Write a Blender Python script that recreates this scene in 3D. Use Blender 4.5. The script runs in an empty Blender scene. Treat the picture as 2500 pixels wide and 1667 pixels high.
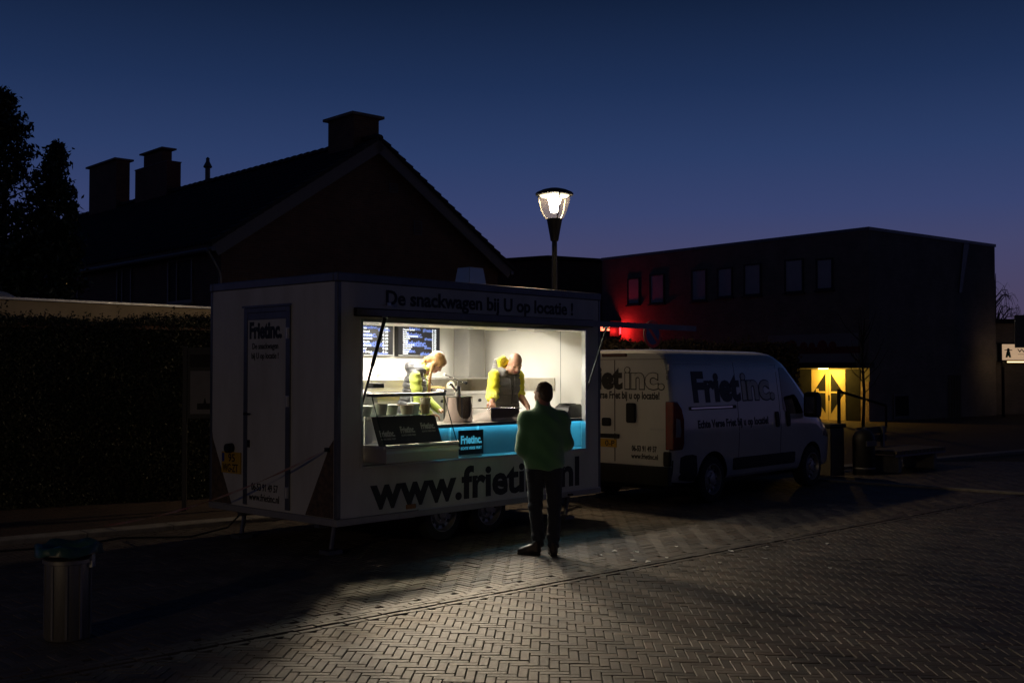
import bpy, bmesh, math, random
import numpy as np
from math import sin, cos, pi, radians, sqrt, atan2
from mathutils import Vector, Matrix, Euler

random.seed(7)
rng = np.random.default_rng(11)
scene = bpy.context.scene
COL = scene.collection

# ------------------------------------------------------------------ camera
cam_data = bpy.data.cameras.new('camera')
cam = bpy.data.objects.new('camera', cam_data)
COL.objects.link(cam)
cam.location = (0, 0, 1.9)
cam.rotation_euler = (radians(91.513), 0, 0)
cam_data.sensor_width = 36
cam_data.lens = 38.644
cam_data.clip_end = 2000
scene.camera = cam

# ------------------------------------------------------------------ sky (clear dusk, the sun well below the horizon)
world = bpy.data.worlds.new('World')
scene.world = world
world.use_nodes = True
wn, wl = world.node_tree.nodes, world.node_tree.links
for n in list(wn):
    wn.remove(n)
w_out = wn.new('ShaderNodeOutputWorld')
w_bg = wn.new('ShaderNodeBackground')
w_tc = wn.new('ShaderNodeTexCoord')
w_sep = wn.new('ShaderNodeSeparateXYZ')
w_ramp = wn.new('ShaderNodeValToRGB')
wl.new(w_tc.outputs['Generated'], w_sep.inputs[0])
wl.new(w_sep.outputs['Z'], w_ramp.inputs[0])
w_az = wn.new('ShaderNodeMapRange')          # the western sky ahead still glows, the sky behind is darker
w_az.inputs['From Min'].default_value = -1.0
w_az.inputs['From Max'].default_value = 0.85
w_az.inputs['To Min'].default_value = 0.18
w_az.inputs['To Max'].default_value = 1.0
wl.new(w_sep.outputs['Y'], w_az.inputs['Value'])
w_mul = wn.new('ShaderNodeMix'); w_mul.data_type = 'RGBA'; w_mul.blend_type = 'MULTIPLY'
w_mul.inputs[0].default_value = 1.0
wl.new(w_ramp.outputs[0], w_mul.inputs[6])
wl.new(w_az.outputs[0], w_mul.inputs[7])
wl.new(w_mul.outputs[2], w_bg.inputs[0])
wl.new(w_bg.outputs[0], w_out.inputs[0])
SKY = [(0.00, (0.085, 0.058, 0.105)), (0.06, (0.078, 0.064, 0.135)), (0.11, (0.062, 0.068, 0.165)), (0.14, (0.045, 0.064, 0.175)),
       (0.19, (0.028, 0.053, 0.152)), (0.25, (0.015, 0.034, 0.104)), (0.33, (0.006, 0.015, 0.046)), (0.6, (0.003, 0.008, 0.028))]
els = w_ramp.color_ramp.elements
while len(els) < len(SKY):
    els.new(0.5)
for e, (p, c) in zip(els, SKY):
    e.position = p
    e.color = (*c, 1)
w_bg.inputs[1].default_value = 0.86

scene.view_settings.view_transform = 'Standard'
scene.view_settings.look = 'None'
scene.view_settings.exposure = 0.0
scene.view_settings.gamma = 1.0
scene.view_settings.use_curve_mapping = False
scene.render.engine = 'CYCLES'
scene.cycles.max_bounces = 8
scene.cycles.transparent_max_bounces = 12

P_SPOT = 380.0        # each ceiling spot in the snack trailer, W
P_STREET = 150.0   # the street lamp in view
P_STREET_ASSUMED = 620.0 # assumed street lamp adding warm light from out of view, behind the photographer

# ------------------------------------------------------------------ material helper
MATS = {}
def nd(nt, typ, **kw):
    n = nt.nodes.new(typ)
    for k, v in kw.items():
        setattr(n, k, v)
    return n

def mat(name, c, rough=0.6, metal=0.0, c2=None, scale=6.0, bump=0.0, bscale=60.0, spec=0.5, emit=None, estr=0.0,
        rough2=None, coat=0.0, sheen=0.0, stretch=None, detail=4.0):
    if name in MATS:
        return MATS[name]
    m = bpy.data.materials.new(name)
    m.use_nodes = True
    nt = m.node_tree
    b = nt.nodes['Principled BSDF']
    b.inputs['Base Color'].default_value = (*c, 1)
    b.inputs['Roughness'].default_value = rough
    b.inputs['Metallic'].default_value = metal
    b.inputs['Specular IOR Level'].default_value = spec
    if coat:
        b.inputs['Coat Weight'].default_value = coat
        b.inputs['Coat Roughness'].default_value = 0.05
    if sheen:
        b.inputs['Sheen Weight'].default_value = sheen
        b.inputs['Sheen Roughness'].default_value = 0.5
    tc = nd(nt, 'ShaderNodeTexCoord')
    mp = nd(nt, 'ShaderNodeMapping')
    if stretch:
        mp.inputs['Scale'].default_value = stretch
    nt.links.new(tc.outputs['Object'], mp.inputs[0])
    if c2 is not None or rough2 is not None:
        no = nd(nt, 'ShaderNodeTexNoise')
        no.inputs['Scale'].default_value = scale
        no.inputs['Detail'].default_value = detail
        no.inputs['Roughness'].default_value = 0.6
        nt.links.new(mp.outputs[0], no.inputs['Vector'])
        cr = nd(nt, 'ShaderNodeMapRange')
        cr.inputs['From Min'].default_value = 0.32
        cr.inputs['From Max'].default_value = 0.68
        nt.links.new(no.outputs['Fac'], cr.inputs['Value'])
        if c2 is not None:
            mx = nd(nt, 'ShaderNodeMix', data_type='RGBA')
            mx.inputs[6].default_value = (*c, 1)
            mx.inputs[7].default_value = (*c2, 1)
            nt.links.new(cr.outputs[0], mx.inputs[0])
            nt.links.new(mx.outputs[2], b.inputs['Base Color'])
        if rough2 is not None:
            mr = nd(nt, 'ShaderNodeMapRange')
            mr.inputs['To Min'].default_value = rough
            mr.inputs['To Max'].default_value = rough2
            nt.links.new(cr.outputs[0], mr.inputs['Value'])
            nt.links.new(mr.outputs[0], b.inputs['Roughness'])
    if bump:
        nb = nd(nt, 'ShaderNodeTexNoise')
        nb.inputs['Scale'].default_value = bscale
        nb.inputs['Detail'].default_value = 5
        nt.links.new(mp.outputs[0], nb.inputs['Vector'])
        bp = nd(nt, 'ShaderNodeBump')
        bp.inputs['Strength'].default_value = bump
        bp.inputs['Distance'].default_value = 0.01
        nt.links.new(nb.outputs['Fac'], bp.inputs['Height'])
        nt.links.new(bp.outputs[0], b.inputs['Normal'])
    if emit is not None:
        b.inputs['Emission Color'].default_value = (*emit, 1)
        b.inputs['Emission Strength'].default_value = estr
    MATS[name] = m
    return m

def glass_mat(name, tint=(1, 1, 1), rough=0.0, refl=1.0, tr=1.0, haze=0.0):
    m = bpy.data.materials.new(name)
    m.use_nodes = True
    nt = m.node_tree
    nt.nodes.remove(nt.nodes['Principled BSDF'])
    out = nt.nodes['Material Output']
    t = nd(nt, 'ShaderNodeBsdfTransparent')
    t.inputs[0].default_value = (tint[0]*tr, tint[1]*tr, tint[2]*tr, 1)
    g = nd(nt, 'ShaderNodeBsdfGlossy')
    g.inputs['Roughness'].default_value = rough
    fr = nd(nt, 'ShaderNodeFresnel')
    fr.inputs[0].default_value = 1.5
    mu = nd(nt, 'ShaderNodeMath', operation='MULTIPLY')
    mu.inputs[1].default_value = refl
    mu.use_clamp = True
    ge = nd(nt, 'ShaderNodeNewGeometry')      # reflect on the outer face only, so a pane stays clear from inside
    iv = nd(nt, 'ShaderNodeMath', operation='SUBTRACT')
    iv.inputs[0].default_value = 1.0
    nt.links.new(ge.outputs['Backfacing'], iv.inputs[1])
    m2 = nd(nt, 'ShaderNodeMath', operation='MULTIPLY')
    nt.links.new(fr.outputs[0], m2.inputs[0])
    nt.links.new(iv.outputs[0], m2.inputs[1])
    nt.links.new(m2.outputs[0], mu.inputs[0])
    if haze:                                   # slightly milky plastic that catches the light inside
        tl = nd(nt, 'ShaderNodeBsdfTranslucent')
        tl.inputs[0].default_value = (1.0, .9, .7, 1)
        mh_ = nd(nt, 'ShaderNodeMixShader')
        mh_.inputs[0].default_value = haze
        nt.links.new(t.outputs[0], mh_.inputs[1])
        nt.links.new(tl.outputs[0], mh_.inputs[2])
        t = mh_
    mx = nd(nt, 'ShaderNodeMixShader')
    nt.links.new(mu.outputs[0], mx.inputs[0])
    nt.links.new(t.outputs[0], mx.inputs[1])
    nt.links.new(g.outputs[0], mx.inputs[2])
    nt.links.new(mx.outputs[0], out.inputs[0])
    MATS[name] = m
    return m

def brick_mat(name, c1, c2, mortar, bw, bh, bump=0.4, rough=0.85, axis='XZ', wear=(0.5, 0.5)):
    m = bpy.data.materials.new(name)
    m.use_nodes = True
    nt = m.node_tree
    b = nt.nodes['Principled BSDF']
    b.inputs['Roughness'].default_value = rough
    tc = nd(nt, 'ShaderNodeTexCoord')
    sp = nd(nt, 'ShaderNodeSeparateXYZ')
    cb = nd(nt, 'ShaderNodeCombineXYZ')
    nt.links.new(tc.outputs['Object'], sp.inputs[0])
    if axis == 'XY':
        nt.links.new(sp.outputs[0], cb.inputs[0])
        nt.links.new(sp.outputs[1], cb.inputs[1])
    else:
        ad = nd(nt, 'ShaderNodeMath', operation='ADD')
        nt.links.new(sp.outputs[0], ad.inputs[0])
        nt.links.new(sp.outputs[1], ad.inputs[1])
        nt.links.new(ad.outputs[0], cb.inputs[0])
        nt.links.new(sp.outputs[2], cb.inputs[1])
    br = nd(nt, 'ShaderNodeTexBrick')
    br.inputs['Color1'].default_value = (*c1, 1)
    br.inputs['Color2'].default_value = (*c2, 1)
    br.inputs['Mortar'].default_value = (*mortar, 1)
    br.inputs['Scale'].default_value = 1
    br.inputs['Brick Width'].default_value = bw
    br.inputs['Row Height'].default_value = bh
    br.inputs['Mortar Size'].default_value = bh*0.1
    br.inputs['Mortar Smooth'].default_value = 0.3
    nt.links.new(cb.outputs[0], br.inputs['Vector'])
    no = nd(nt, 'ShaderNodeTexNoise')
    no.inputs['Scale'].default_value = 1.3
    no.inputs['Detail'].default_value = 6
    nt.links.new(tc.outputs['Object'], no.inputs['Vector'])
    mr = nd(nt, 'ShaderNodeMapRange')
    mr.inputs['To Min'].default_value = 0.55
    mr.inputs['To Max'].default_value = 1.35
    nt.links.new(no.outputs['Fac'], mr.inputs['Value'])
    mx = nd(nt, 'ShaderNodeMix', data_type='RGBA', blend_type='MULTIPLY')
    mx.inputs[0].default_value = 1
    nt.links.new(br.outputs['Color'], mx.inputs[6])
    nt.links.new(mr.outputs[0], mx.inputs[7])
    nt.links.new(mx.outputs[2], b.inputs['Base Color'])
    bp = nd(nt, 'ShaderNodeBump')
    bp.inputs['Strength'].default_value = bump
    bp.inputs['Distance'].default_value = 0.006
    bp.invert = True
    nt.links.new(br.outputs['Fac'], bp.inputs['Height'])
    nt.links.new(bp.outputs[0], b.inputs['Normal'])
    MATS[name] = m
    return m

# ------------------------------------------------------------------ mesh helpers
def link(o, parent=None):
    COL.objects.link(o)
    if parent is not None:
        o.parent = parent
    return o

def tag(o, label=None, cat=None, group=None, kind=None):
    if label: o['label'] = label
    if cat: o['category'] = cat
    if group: o['group'] = group
    if kind: o['kind'] = kind
    return o

def thing(name, label, cat, loc=(0, 0, 0), rz=0.0, group=None):
    o = bpy.data.objects.new(name, None)
    o.empty_display_size = 0.1
    o.location = loc
    o.rotation_euler = (0, 0, rz)
    link(o)
    return tag(o, label, cat, group)

def mesh_obj(name, verts, faces, m=None, parent=None, smooth=False, loc=(0, 0, 0), rz=0.0, bevel=0.0, bseg=2, autosm=None):
    me = bpy.data.meshes.new(name)
    me.from_pydata([tuple(v) for v in verts], [], [tuple(f) for f in faces])
    o = bpy.data.objects.new(name, me)
    if m is not None:
        for mm in (m if isinstance(m, (list, tuple)) else [m]):
            me.materials.append(mm)
    if smooth:
        me.polygons.foreach_set('use_smooth', [True]*len(me.polygons))
        if autosm:
            try: me.set_sharp_from_angle(angle=radians(autosm))
            except Exception: pass
    me.update()
    o.location = loc
    o.rotation_euler = (0, 0, rz)
    link(o, parent)
    if bevel:
        bv = o.modifiers.new('bevel', 'BEVEL')
        bv.width = bevel
        bv.segments = bseg
        bv.limit_method = 'ANGLE'
        bv.angle_limit = radians(40)
        bv.harden_normals = False
    return o

class MB:
    def __init__(s):
        s.v = []; s.f = []
    def add(s, vs, fs):
        n = len(s.v)
        s.v += [tuple(v) for v in vs]
        s.f += [tuple(i+n for i in f) for f in fs]
        return s
    def box(s, x0, x1, y0, y1, z0, z1):
        vs = [(x, y, z) for z in (z0, z1) for y in (y0, y1) for x in (x0, x1)]
        return s.add(vs, [(0, 2, 3, 1), (4, 5, 7, 6), (0, 1, 5, 4), (1, 3, 7, 5), (3, 2, 6, 7), (2, 0, 4, 6)])
    def hexa(s, p):   # eight points: bottom four ccw, top four ccw
        return s.add(p, [(3, 2, 1, 0), (4, 5, 6, 7), (0, 1, 5, 4), (1, 2, 6, 5), (2, 3, 7, 6), (3, 0, 4, 7)])
    def cyl(s, a, b, r0, r1=None, n=16, caps=True):
        r1 = r0 if r1 is None else r1
        a = Vector(a); b = Vector(b)
        d = (b-a).normalized()
        x = d.orthogonal().normalized(); y = d.cross(x)
        vs = []
        for p, r in ((a, r0), (b, r1)):
            for i in range(n):
                t = 2*pi*i/n
                vs.append(p + x*(r*cos(t)) + y*(r*sin(t)))
        fs = [(i, (i+1) % n, n+(i+1) % n, n+i) for i in range(n)]
        if caps:
            fs += [tuple(range(n-1, -1, -1)), tuple(range(n, 2*n))]
        return s.add(vs, fs)
    def tube(s, pts, r, n=8, closed=False):
        pts = [Vector(p) for p in pts]
        rs = r if isinstance(r, (list, tuple)) else [r]*len(pts)
        vs = []; fs = []
        prev = None
        for i, p in enumerate(pts):
            if i == 0: d = pts[1]-pts[0]
            elif i == len(pts)-1: d = pts[-1]-pts[-2]
            else: d = pts[i+1]-pts[i-1]
            d.normalize()
            if prev is None: x = d.orthogonal().normalized()
            else: x = (prev - d*prev.dot(d)).normalized()
            prev = x
            y = d.cross(x)
            for k in range(n):
                t = 2*pi*k/n
                vs.append(p + (x*cos(t)+y*sin(t))*rs[i])
        for i in range(len(pts)-1):
            for k in range(n):
                fs.append((i*n+k, i*n+(k+1) % n, (i+1)*n+(k+1) % n, (i+1)*n+k))
        fs.append(tuple(range(n-1, -1, -1)))
        m = (len(pts)-1)*n
        fs.append(tuple(range(m, m+n)))
        return s.add(vs, fs)
    def lathe(s, prof, n=24, c=(0, 0, 0), axis='z', cap=False):
        vs = []
        for r, z in prof:
            for i in range(n):
                t = 2*pi*i/n
                p = (r*cos(t), r*sin(t), z)
                if axis == 'y': p = (r*cos(t), z, -r*sin(t))
                if axis == 'x': p = (z, r*cos(t), r*sin(t))
                vs.append((p[0]+c[0], p[1]+c[1], p[2]+c[2]))
        fs = []
        for j in range(len(prof)-1):
            for i in range(n):
                fs.append((j*n+i, j*n+(i+1) % n, (j+1)*n+(i+1) % n, (j+1)*n+i))
        if cap:
            fs.append(tuple(range(n-1, -1, -1)))
            m = (len(prof)-1)*n
            fs.append(tuple(range(m, m+n)))
        return s.add(vs, fs)
    def prism(s, poly, fn, a, b):   # poly in 2D, fn(p, q, depth) -> 3D
        n = len(poly)
        vs = [fn(p, q, a) for p, q in poly]+[fn(p, q, b) for p, q in poly]
        fs = [tuple(range(n-1, -1, -1)), tuple(range(n, 2*n))]
        fs += [(i, (i+1) % n, n+(i+1) % n, n+i) for i in range(n)]
        return s.add(vs, fs)
    def xf(s, M):
        s.v = [tuple(M @ Vector(v)) for v in s.v]
        return s
    def build(s, name, m=None, parent=None, **kw):
        o = mesh_obj(name, s.v, s.f, m, parent, **kw)
        return o

def fixn(o):   # consistent outward normals
    bm = bmesh.new(); bm.from_mesh(o.data)
    bmesh.ops.recalc_face_normals(bm, faces=bm.faces)
    bm.to_mesh(o.data); bm.free()
    return o

_cap = {}
def text_verts(s, bold=0.0, ext=0.0, spacing=1.0):
    cu = bpy.data.curves.new('t', 'FONT')
    cu.body = s
    cu.size = 1
    cu.offset = bold
    cu.extrude = ext
    cu.space_character = spacing
    cu.resolution_u = 3
    o = bpy.data.objects.new('t', cu)
    me = o.to_mesh()
    vs = np.array([v.co[:] for v in me.vertices])
    fs = [tuple(p.vertices) for p in me.polygons]
    o.to_mesh_clear()
    bpy.data.objects.remove(o)
    bpy.data.curves.remove(cu)
    return vs, fs

def lettering(name, s, w, h, fn, m, parent, bold=0.02, ext=0.003, spacing=1.0, label=None, halo=None):
    """letters w wide, capitals h high; fn(x, y, d) -> point, d = height of the letter face above the surface"""
    if 'H' not in _cap:
        hv, _ = text_verts('H')
        _cap['H'] = hv[:, 1].max()
    vs, fs = text_verts(s, bold, 0.5, spacing)
    x0, x1 = vs[:, 0].min(), vs[:, 0].max()
    sx = w/(x1-x0); sy = h/_cap['H']
    zz = vs[:, 2]
    out = [fn((v[0]-x0)*sx, v[1]*sy, (ext if v[2] > 0 else 0.0005)) for v in vs]
    if halo == 'split':          # every letter a part of its own
        par = list(range(len(out)))
        def fnd(i):
            while par[i] != i:
                par[i] = par[par[i]]; i = par[i]
            return i
        for f in fs:
            for i in f[1:]: par[fnd(i)] = fnd(f[0])
        groups = {}
        for i in range(len(out)): groups.setdefault(fnd(i), []).append(i)
        gl = sorted(groups.values(), key=lambda g: min(vs[i][0] for i in g))
        merged = []
        for g in gl:                                     # the dot of an i belongs to its stem
            a0, a1 = min(vs[i][0] for i in g), max(vs[i][0] for i in g)
            if merged and a0 < merged[-1][1]-0.4*(a1-a0): merged[-1][0].extend(g); merged[-1][1] = max(a1, merged[-1][1])
            else: merged.append([list(g), a1])
        for g, _ in merged:
            mp = {v: k for k, v in enumerate(g)}
            mesh_obj(name, [out[i] for i in g], [tuple(mp[i] for i in f) for f in fs if f[0] in mp], m, parent)
        return None
    o = mesh_obj(name, out, fs, m, parent)
    if label: o['label'] = label
    return o

# ------------------------------------------------------------------ signed-distance modelling for people
def seg_d(P, a, b, r0, r1):
    a = np.asarray(a, float); b = np.asarray(b, float)
    ab = b-a; L = (ab@ab)+1e-9
    t = np.clip(((P-a)@ab)/L, 0, 1)
    d = P-(a+t[..., None]*ab)
    return np.sqrt((d*d).sum(-1)) - (r0+(r1-r0)*t)

def ell_d(P, c, r, R=None):
    q = P-np.asarray(c, float)
    if R is not None: q = q@R
    r = np.asarray(r, float)
    k0 = np.sqrt(((q/r)**2).sum(-1))
    k1 = np.sqrt(((q/(r*r))**2).sum(-1))+1e-9
    return k0*(k0-1)/k1

def rot(ax, deg):
    return np.array(Matrix.Rotation(radians(deg), 3, ax))

def sdf_object(name, prims, mats, parent=None, h=0.008, disp=None, smooth_iter=0):
    """prims: ('c',a,b,r0,r1,k,mat) capsule | ('e',c,r,R,k,mat) ellipsoid | ('-e',c,r,R,k) carved | ('-c',...)"""
    lo = np.full(3, 1e9); hi = -lo
    boxes = []
    for p in prims:
        if p[0].endswith('c'):
            a, b = np.array(p[1], float), np.array(p[2], float)
            m = max(p[3], p[4])
            l, u = np.minimum(a, b)-m, np.maximum(a, b)+m
        else:
            m = max(p[2]); l, u = np.array(p[1], float)-m, np.array(p[1], float)+m
        boxes.append((l, u))
        if p[0][0] != '-':
            lo = np.minimum(lo, l); hi = np.maximum(hi, u)
    lo -= 4*h+0.01; hi += 4*h+0.01
    N = np.ceil((hi-lo)/h).astype(int)+1
    F = np.full(N, 0.2, np.float32)
    Mi = np.zeros(N, np.int8)
    best = np.full(N, 1e3, np.float32)
    ax = [lo[i]+h*np.arange(N[i]) for i in range(3)]
    for p, (l, u) in zip(prims, boxes):
        k = p[5] if p[0].endswith('c') else p[4]
        mi = p[6] if (p[0] == 'c' and len(p) > 6) else (p[5] if (p[0] == 'e' and len(p) > 5) else 0)
        e = k+3*h+0.02
        i0 = np.clip(np.floor((l-e-lo)/h).astype(int), 0, N-1)
        i1 = np.clip(np.ceil((u+e-lo)/h).astype(int)+1, 1, N)
        if np.any(i1 <= i0): continue
        sl = tuple(slice(i0[j], i1[j]) for j in range(3))
        G = np.stack(np.meshgrid(*[ax[j][sl[j]] for j in range(3)], indexing='ij'), -1)
        if p[0].endswith('c'): d = seg_d(G, p[1], p[2], p[3], p[4])
        else: d = ell_d(G, p[1], p[2], p[3])
        f = F[sl]
        if p[0][0] == '-':
            d = -d
            if k > 0:
                hh = np.maximum(k-np.abs(f-d), 0)/k
                F[sl] = np.maximum(f, d)+hh*hh*k/4
            else:
                F[sl] = np.maximum(f, d)
        else:
            if k > 0:
                hh = np.maximum(k-np.abs(f-d), 0)/k
                F[sl] = np.minimum(f, d)-hh*hh*k/4
            else:
                F[sl] = np.minimum(f, d)
            bb = best[sl]; w = d < bb
            bb[w] = d[w]; best[sl] = bb
            mm = Mi[sl]; mm[w] = mi; Mi[sl] = mm
    if disp is not None:
        G = np.stack(np.meshgrid(*ax, indexing='ij'), -1)
        near = np.abs(F) < 0.06
        F[near] += disp(G[near]).astype(np.float32)
    ins = F < 0
    c = [ins[a:N[0]-1+a, b:N[1]-1+b, d:N[2]-1+d] for a in (0, 1) for b in (0, 1) for d in (0, 1)]
    s = sum(x.astype(np.int8) for x in c)
    act = (s > 0) & (s < 8)
    I = np.argwhere(act)
    idx = np.full(act.shape, -1, np.int64)
    idx[act] = np.arange(len(I))
    acc = np.zeros((len(I), 3)); cnt = np.zeros(len(I))
    offs = [(a, b, d) for a in (0, 1) for b in (0, 1) for d in (0, 1)]
    for o0 in offs:
        for axn in range(3):
            if o0[axn] == 1: continue
            o1 = list(o0); o1[axn] = 1
            f0 = F[I[:, 0]+o0[0], I[:, 1]+o0[1], I[:, 2]+o0[2]]
            f1 = F[I[:, 0]+o1[0], I[:, 1]+o1[1], I[:, 2]+o1[2]]
            w = (f0 < 0) != (f1 < 0)
            t = f0[w]/(f0[w]-f1[w])
            pt = np.tile(np.array(o0, float), (w.sum(), 1)); pt[:, axn] = t
            acc[w] += pt; cnt[w] += 1
    V = lo+h*(I+acc/cnt[:, None])
    faces = []
    for axn in range(3):
        b, d = (axn+1) % 3, (axn+2) % 3
        A = [slice(None)]*3; B = [slice(None)]*3
        A[axn] = slice(0, N[axn]-1); B[axn] = slice(1, N[axn])
        df = ins[tuple(A)] != ins[tuple(B)]
        E = np.argwhere(df)
        E = E[(E[:, b] > 0) & (E[:, d] > 0) & (E[:, b] < N[b]-1) & (E[:, d] < N[d]-1)]
        fl = ins[E[:, 0], E[:, 1], E[:, 2]]
        q = []
        for ob, od in ((-1, -1), (0, -1), (0, 0), (-1, 0)):
            J = E.copy(); J[:, b] += ob; J[:, d] += od
            q.append(idx[J[:, 0], J[:, 1], J[:, 2]])
        q = np.stack(q, 1)
        q[~fl] = q[~fl][:, ::-1]
        faces.append(q)
    faces = np.concatenate(faces)
    faces = faces[(faces >= 0).all(1)]
    fm = Mi[I[:, 0], I[:, 1], I[:, 2]][faces[:, 0]]
    me = bpy.data.meshes.new(name)
    me.vertices.add(len(V)); me.vertices.foreach_set('co', V.astype(np.float32).ravel())
    me.loops.add(faces.size); me.loops.foreach_set('vertex_index', faces.astype(np.int32).ravel())
    me.polygons.add(len(faces))
    me.polygons.foreach_set('loop_start', np.arange(0, faces.size, 4, dtype=np.int32))
    me.polygons.foreach_set('use_smooth', np.ones(len(faces), bool))
    for mm in mats: me.materials.append(mm)
    me.polygons.foreach_set('material_index', np.minimum(fm, len(mats)-1).astype(np.int32))
    me.update(calc_edges=True)
    o = bpy.data.objects.new(name, me)
    link(o, parent)
    return o

# ------------------------------------------------------------------ frames
TA = radians(90)-0.7463                       # heading of the trailer's long side
C0 = Vector((-1.7568, 11.0657, 0))
EX = Vector((cos(TA), sin(TA), 0)); EY = Vector((-sin(TA), cos(TA), 0))
def TW(u, v, z=0.0):
    return C0+EX*u+EY*v+Vector((0, 0, z))

# ================================================================== materials
M_alu = mat('aluminium', (0.55, 0.56, 0.57), 0.35, 1.0, rough2=0.5, scale=12)
M_steel = mat('brushed_steel', (0.62, 0.60, 0.57), 0.28, 1.0, rough2=0.42, scale=9, stretch=(1, 1, 14))
M_polish = mat('polished_steel', (0.66, 0.64, 0.62), 0.12, 1.0, rough2=0.2, scale=7)
M_white = mat('white_laminate', (0.78, 0.77, 0.74), 0.42, c2=(0.74, 0.73, 0.69), scale=3)
M_panel = mat('white_panel', (0.62, 0.61, 0.59), 0.38, c2=(0.49, 0.475, 0.45), scale=2.6, bump=0.02, bscale=30, rough2=0.55, stretch=(1, 1, .3), detail=7)
M_darkalu = mat('grey_profile', (0.16, 0.17, 0.19), 0.4, 0.6, c2=(0.12, 0.125, 0.14), scale=5)
M_black = mat('black_plastic', (0.010, 0.010, 0.011), 0.55, c2=(0.016, 0.015, 0.015), scale=10, spec=.35)
M_rubber = mat('tyre_rubber', (0.018, 0.018, 0.018), 0.85, c2=(0.03, 0.028, 0.026), scale=20, bump=0.1, bscale=120)
M_ink = mat('black_vinyl', (0.012, 0.012, 0.013), 0.5, c2=(0.02, 0.02, 0.02), scale=15)
M_conc = mat('concrete', (0.30, 0.28, 0.25), 0.9, c2=(0.2, 0.19, 0.17), scale=9, bump=0.25, bscale=60)
M_glass = glass_mat('clear_glass', (0.975, 0.99, 0.98), 0.0, 0.9, 0.99)
M_leaf = mat('holly_leaf', (0.028, 0.05, 0.02), 0.42, c2=(0.05, 0.075, 0.03), scale=3)
M_hleaf = mat('hedge_leaf', (0.03, 0.042, 0.018), 0.55, c2=(0.07, 0.066, 0.03), scale=5)
M_core = mat('hedge_twigs', (0.012, 0.014, 0.008), 0.95, c2=(0.022, 0.02, 0.012), scale=20, bump=0.6, bscale=50)
M_bark = mat('bark', (0.06, 0.048, 0.036), 0.9, c2=(0.035, 0.03, 0.022), scale=14, bump=0.5, bscale=30)

# ================================================================== ground
M_ground = brick_mat('far_paving', (0.075, 0.055, 0.045), (0.05, 0.04, 0.035), (0.02, 0.018, 0.016), 0.21, 0.07, 0.3, 0.85, axis='XY')
g = MB().add([(-400, -60, -0.03), (400, -60, -0.03), (400, 900, -0.03), (-400, 900, -0.03)], [(0, 1, 2, 3)]).build('ground', M_ground)
tag(g, kind='structure')

SA = TA-math.atan(0.075)
S0 = TW(0, -2.30, 0)
SX = Vector((cos(SA), sin(SA), 0)); SY = Vector((-sin(SA), cos(SA), 0))

def brick_paver_mat():
    m = bpy.data.materials.new('clay_paver')
    m.use_nodes = True
    nt = m.node_tree
    b = nt.nodes['Principled BSDF']
    at = nd(nt, 'ShaderNodeAttribute', attribute_name='tint')
    tc = nd(nt, 'ShaderNodeTexCoord')
    ge = nd(nt, 'ShaderNodeNewGeometry')
    n1 = nd(nt, 'ShaderNodeTexNoise')
    n1.inputs['Scale'].default_value = 38
    n1.inputs['Detail'].default_value = 6
    nt.links.new(ge.outputs['Position'], n1.inputs['Vector'])
    n2 = nd(nt, 'ShaderNodeTexNoise')
    n2.inputs['Scale'].default_value = 1.6
    n2.inputs['Detail'].default_value = 7
    nt.links.new(ge.outputs['Position'], n2.inputs['Vector'])
    mr = nd(nt, 'ShaderNodeMapRange')
    mr.inputs['To Min'].default_value = 0.62
    mr.inputs['To Max'].default_value = 1.3
    nt.links.new(n1.outputs['Fac'], mr.inputs['Value'])
    mr2 = nd(nt, 'ShaderNodeMapRange')
    mr2.inputs['From Min'].default_value = 0.3
    mr2.inputs['From Max'].default_value = 0.7
    mr2.inputs['To Min'].default_value = 0.55
    mr2.inputs['To Max'].default_value = 1.15
    nt.links.new(n2.outputs['Fac'], mr2.inputs['Value'])
    mm = nd(nt, 'ShaderNodeMath', operation='MULTIPLY')
    nt.links.new(mr.outputs[0], mm.inputs[0])
    nt.links.new(mr2.outputs[0], mm.inputs[1])
    mx = nd(nt, 'ShaderNodeMix', data_type='RGBA', blend_type='MULTIPLY')
    mx.inputs[0].default_value = 1
    nt.links.new(at.outputs['Color'], mx.inputs[6])
    nt.links.new(mm.outputs[0], mx.inputs[7])
    nt.links.new(mx.outputs[2], b.inputs['Base Color'])
    rr = nd(nt, 'ShaderNodeMapRange')
    rr.inputs['To Min'].default_value = 0.50
    rr.inputs['To Max'].default_value = 0.80
    nt.links.new(n1.outputs['Fac'], rr.inputs['Value'])
    nt.links.new(rr.outputs[0], b.inputs['Roughness'])
    bp = nd(nt, 'ShaderNodeBump')
    bp.inputs['Strength'].default_value = 0.55
    bp.inputs['Distance'].default_value = 0.005
    nt.links.new(n1.outputs['Fac'], bp.inputs['Height'])
    nt.links.new(bp.outputs[0], b.inputs['Normal'])
    return m
M_paver = brick_paver_mat()
M_joint = mat('joint_sand', (0.02, 0.017, 0.014), 0.95, c2=(0.03, 0.026, 0.02), scale=30, bump=0.3, bscale=80)

sq = MB().add([(-30, 2, -0.013), (34, 2, -0.013), (34, 40, -0.013), (-30, 40, -0.013)], [(0, 1, 2, 3)]).build('paved_square', M_joint)
tag(sq, kind='structure')

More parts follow.
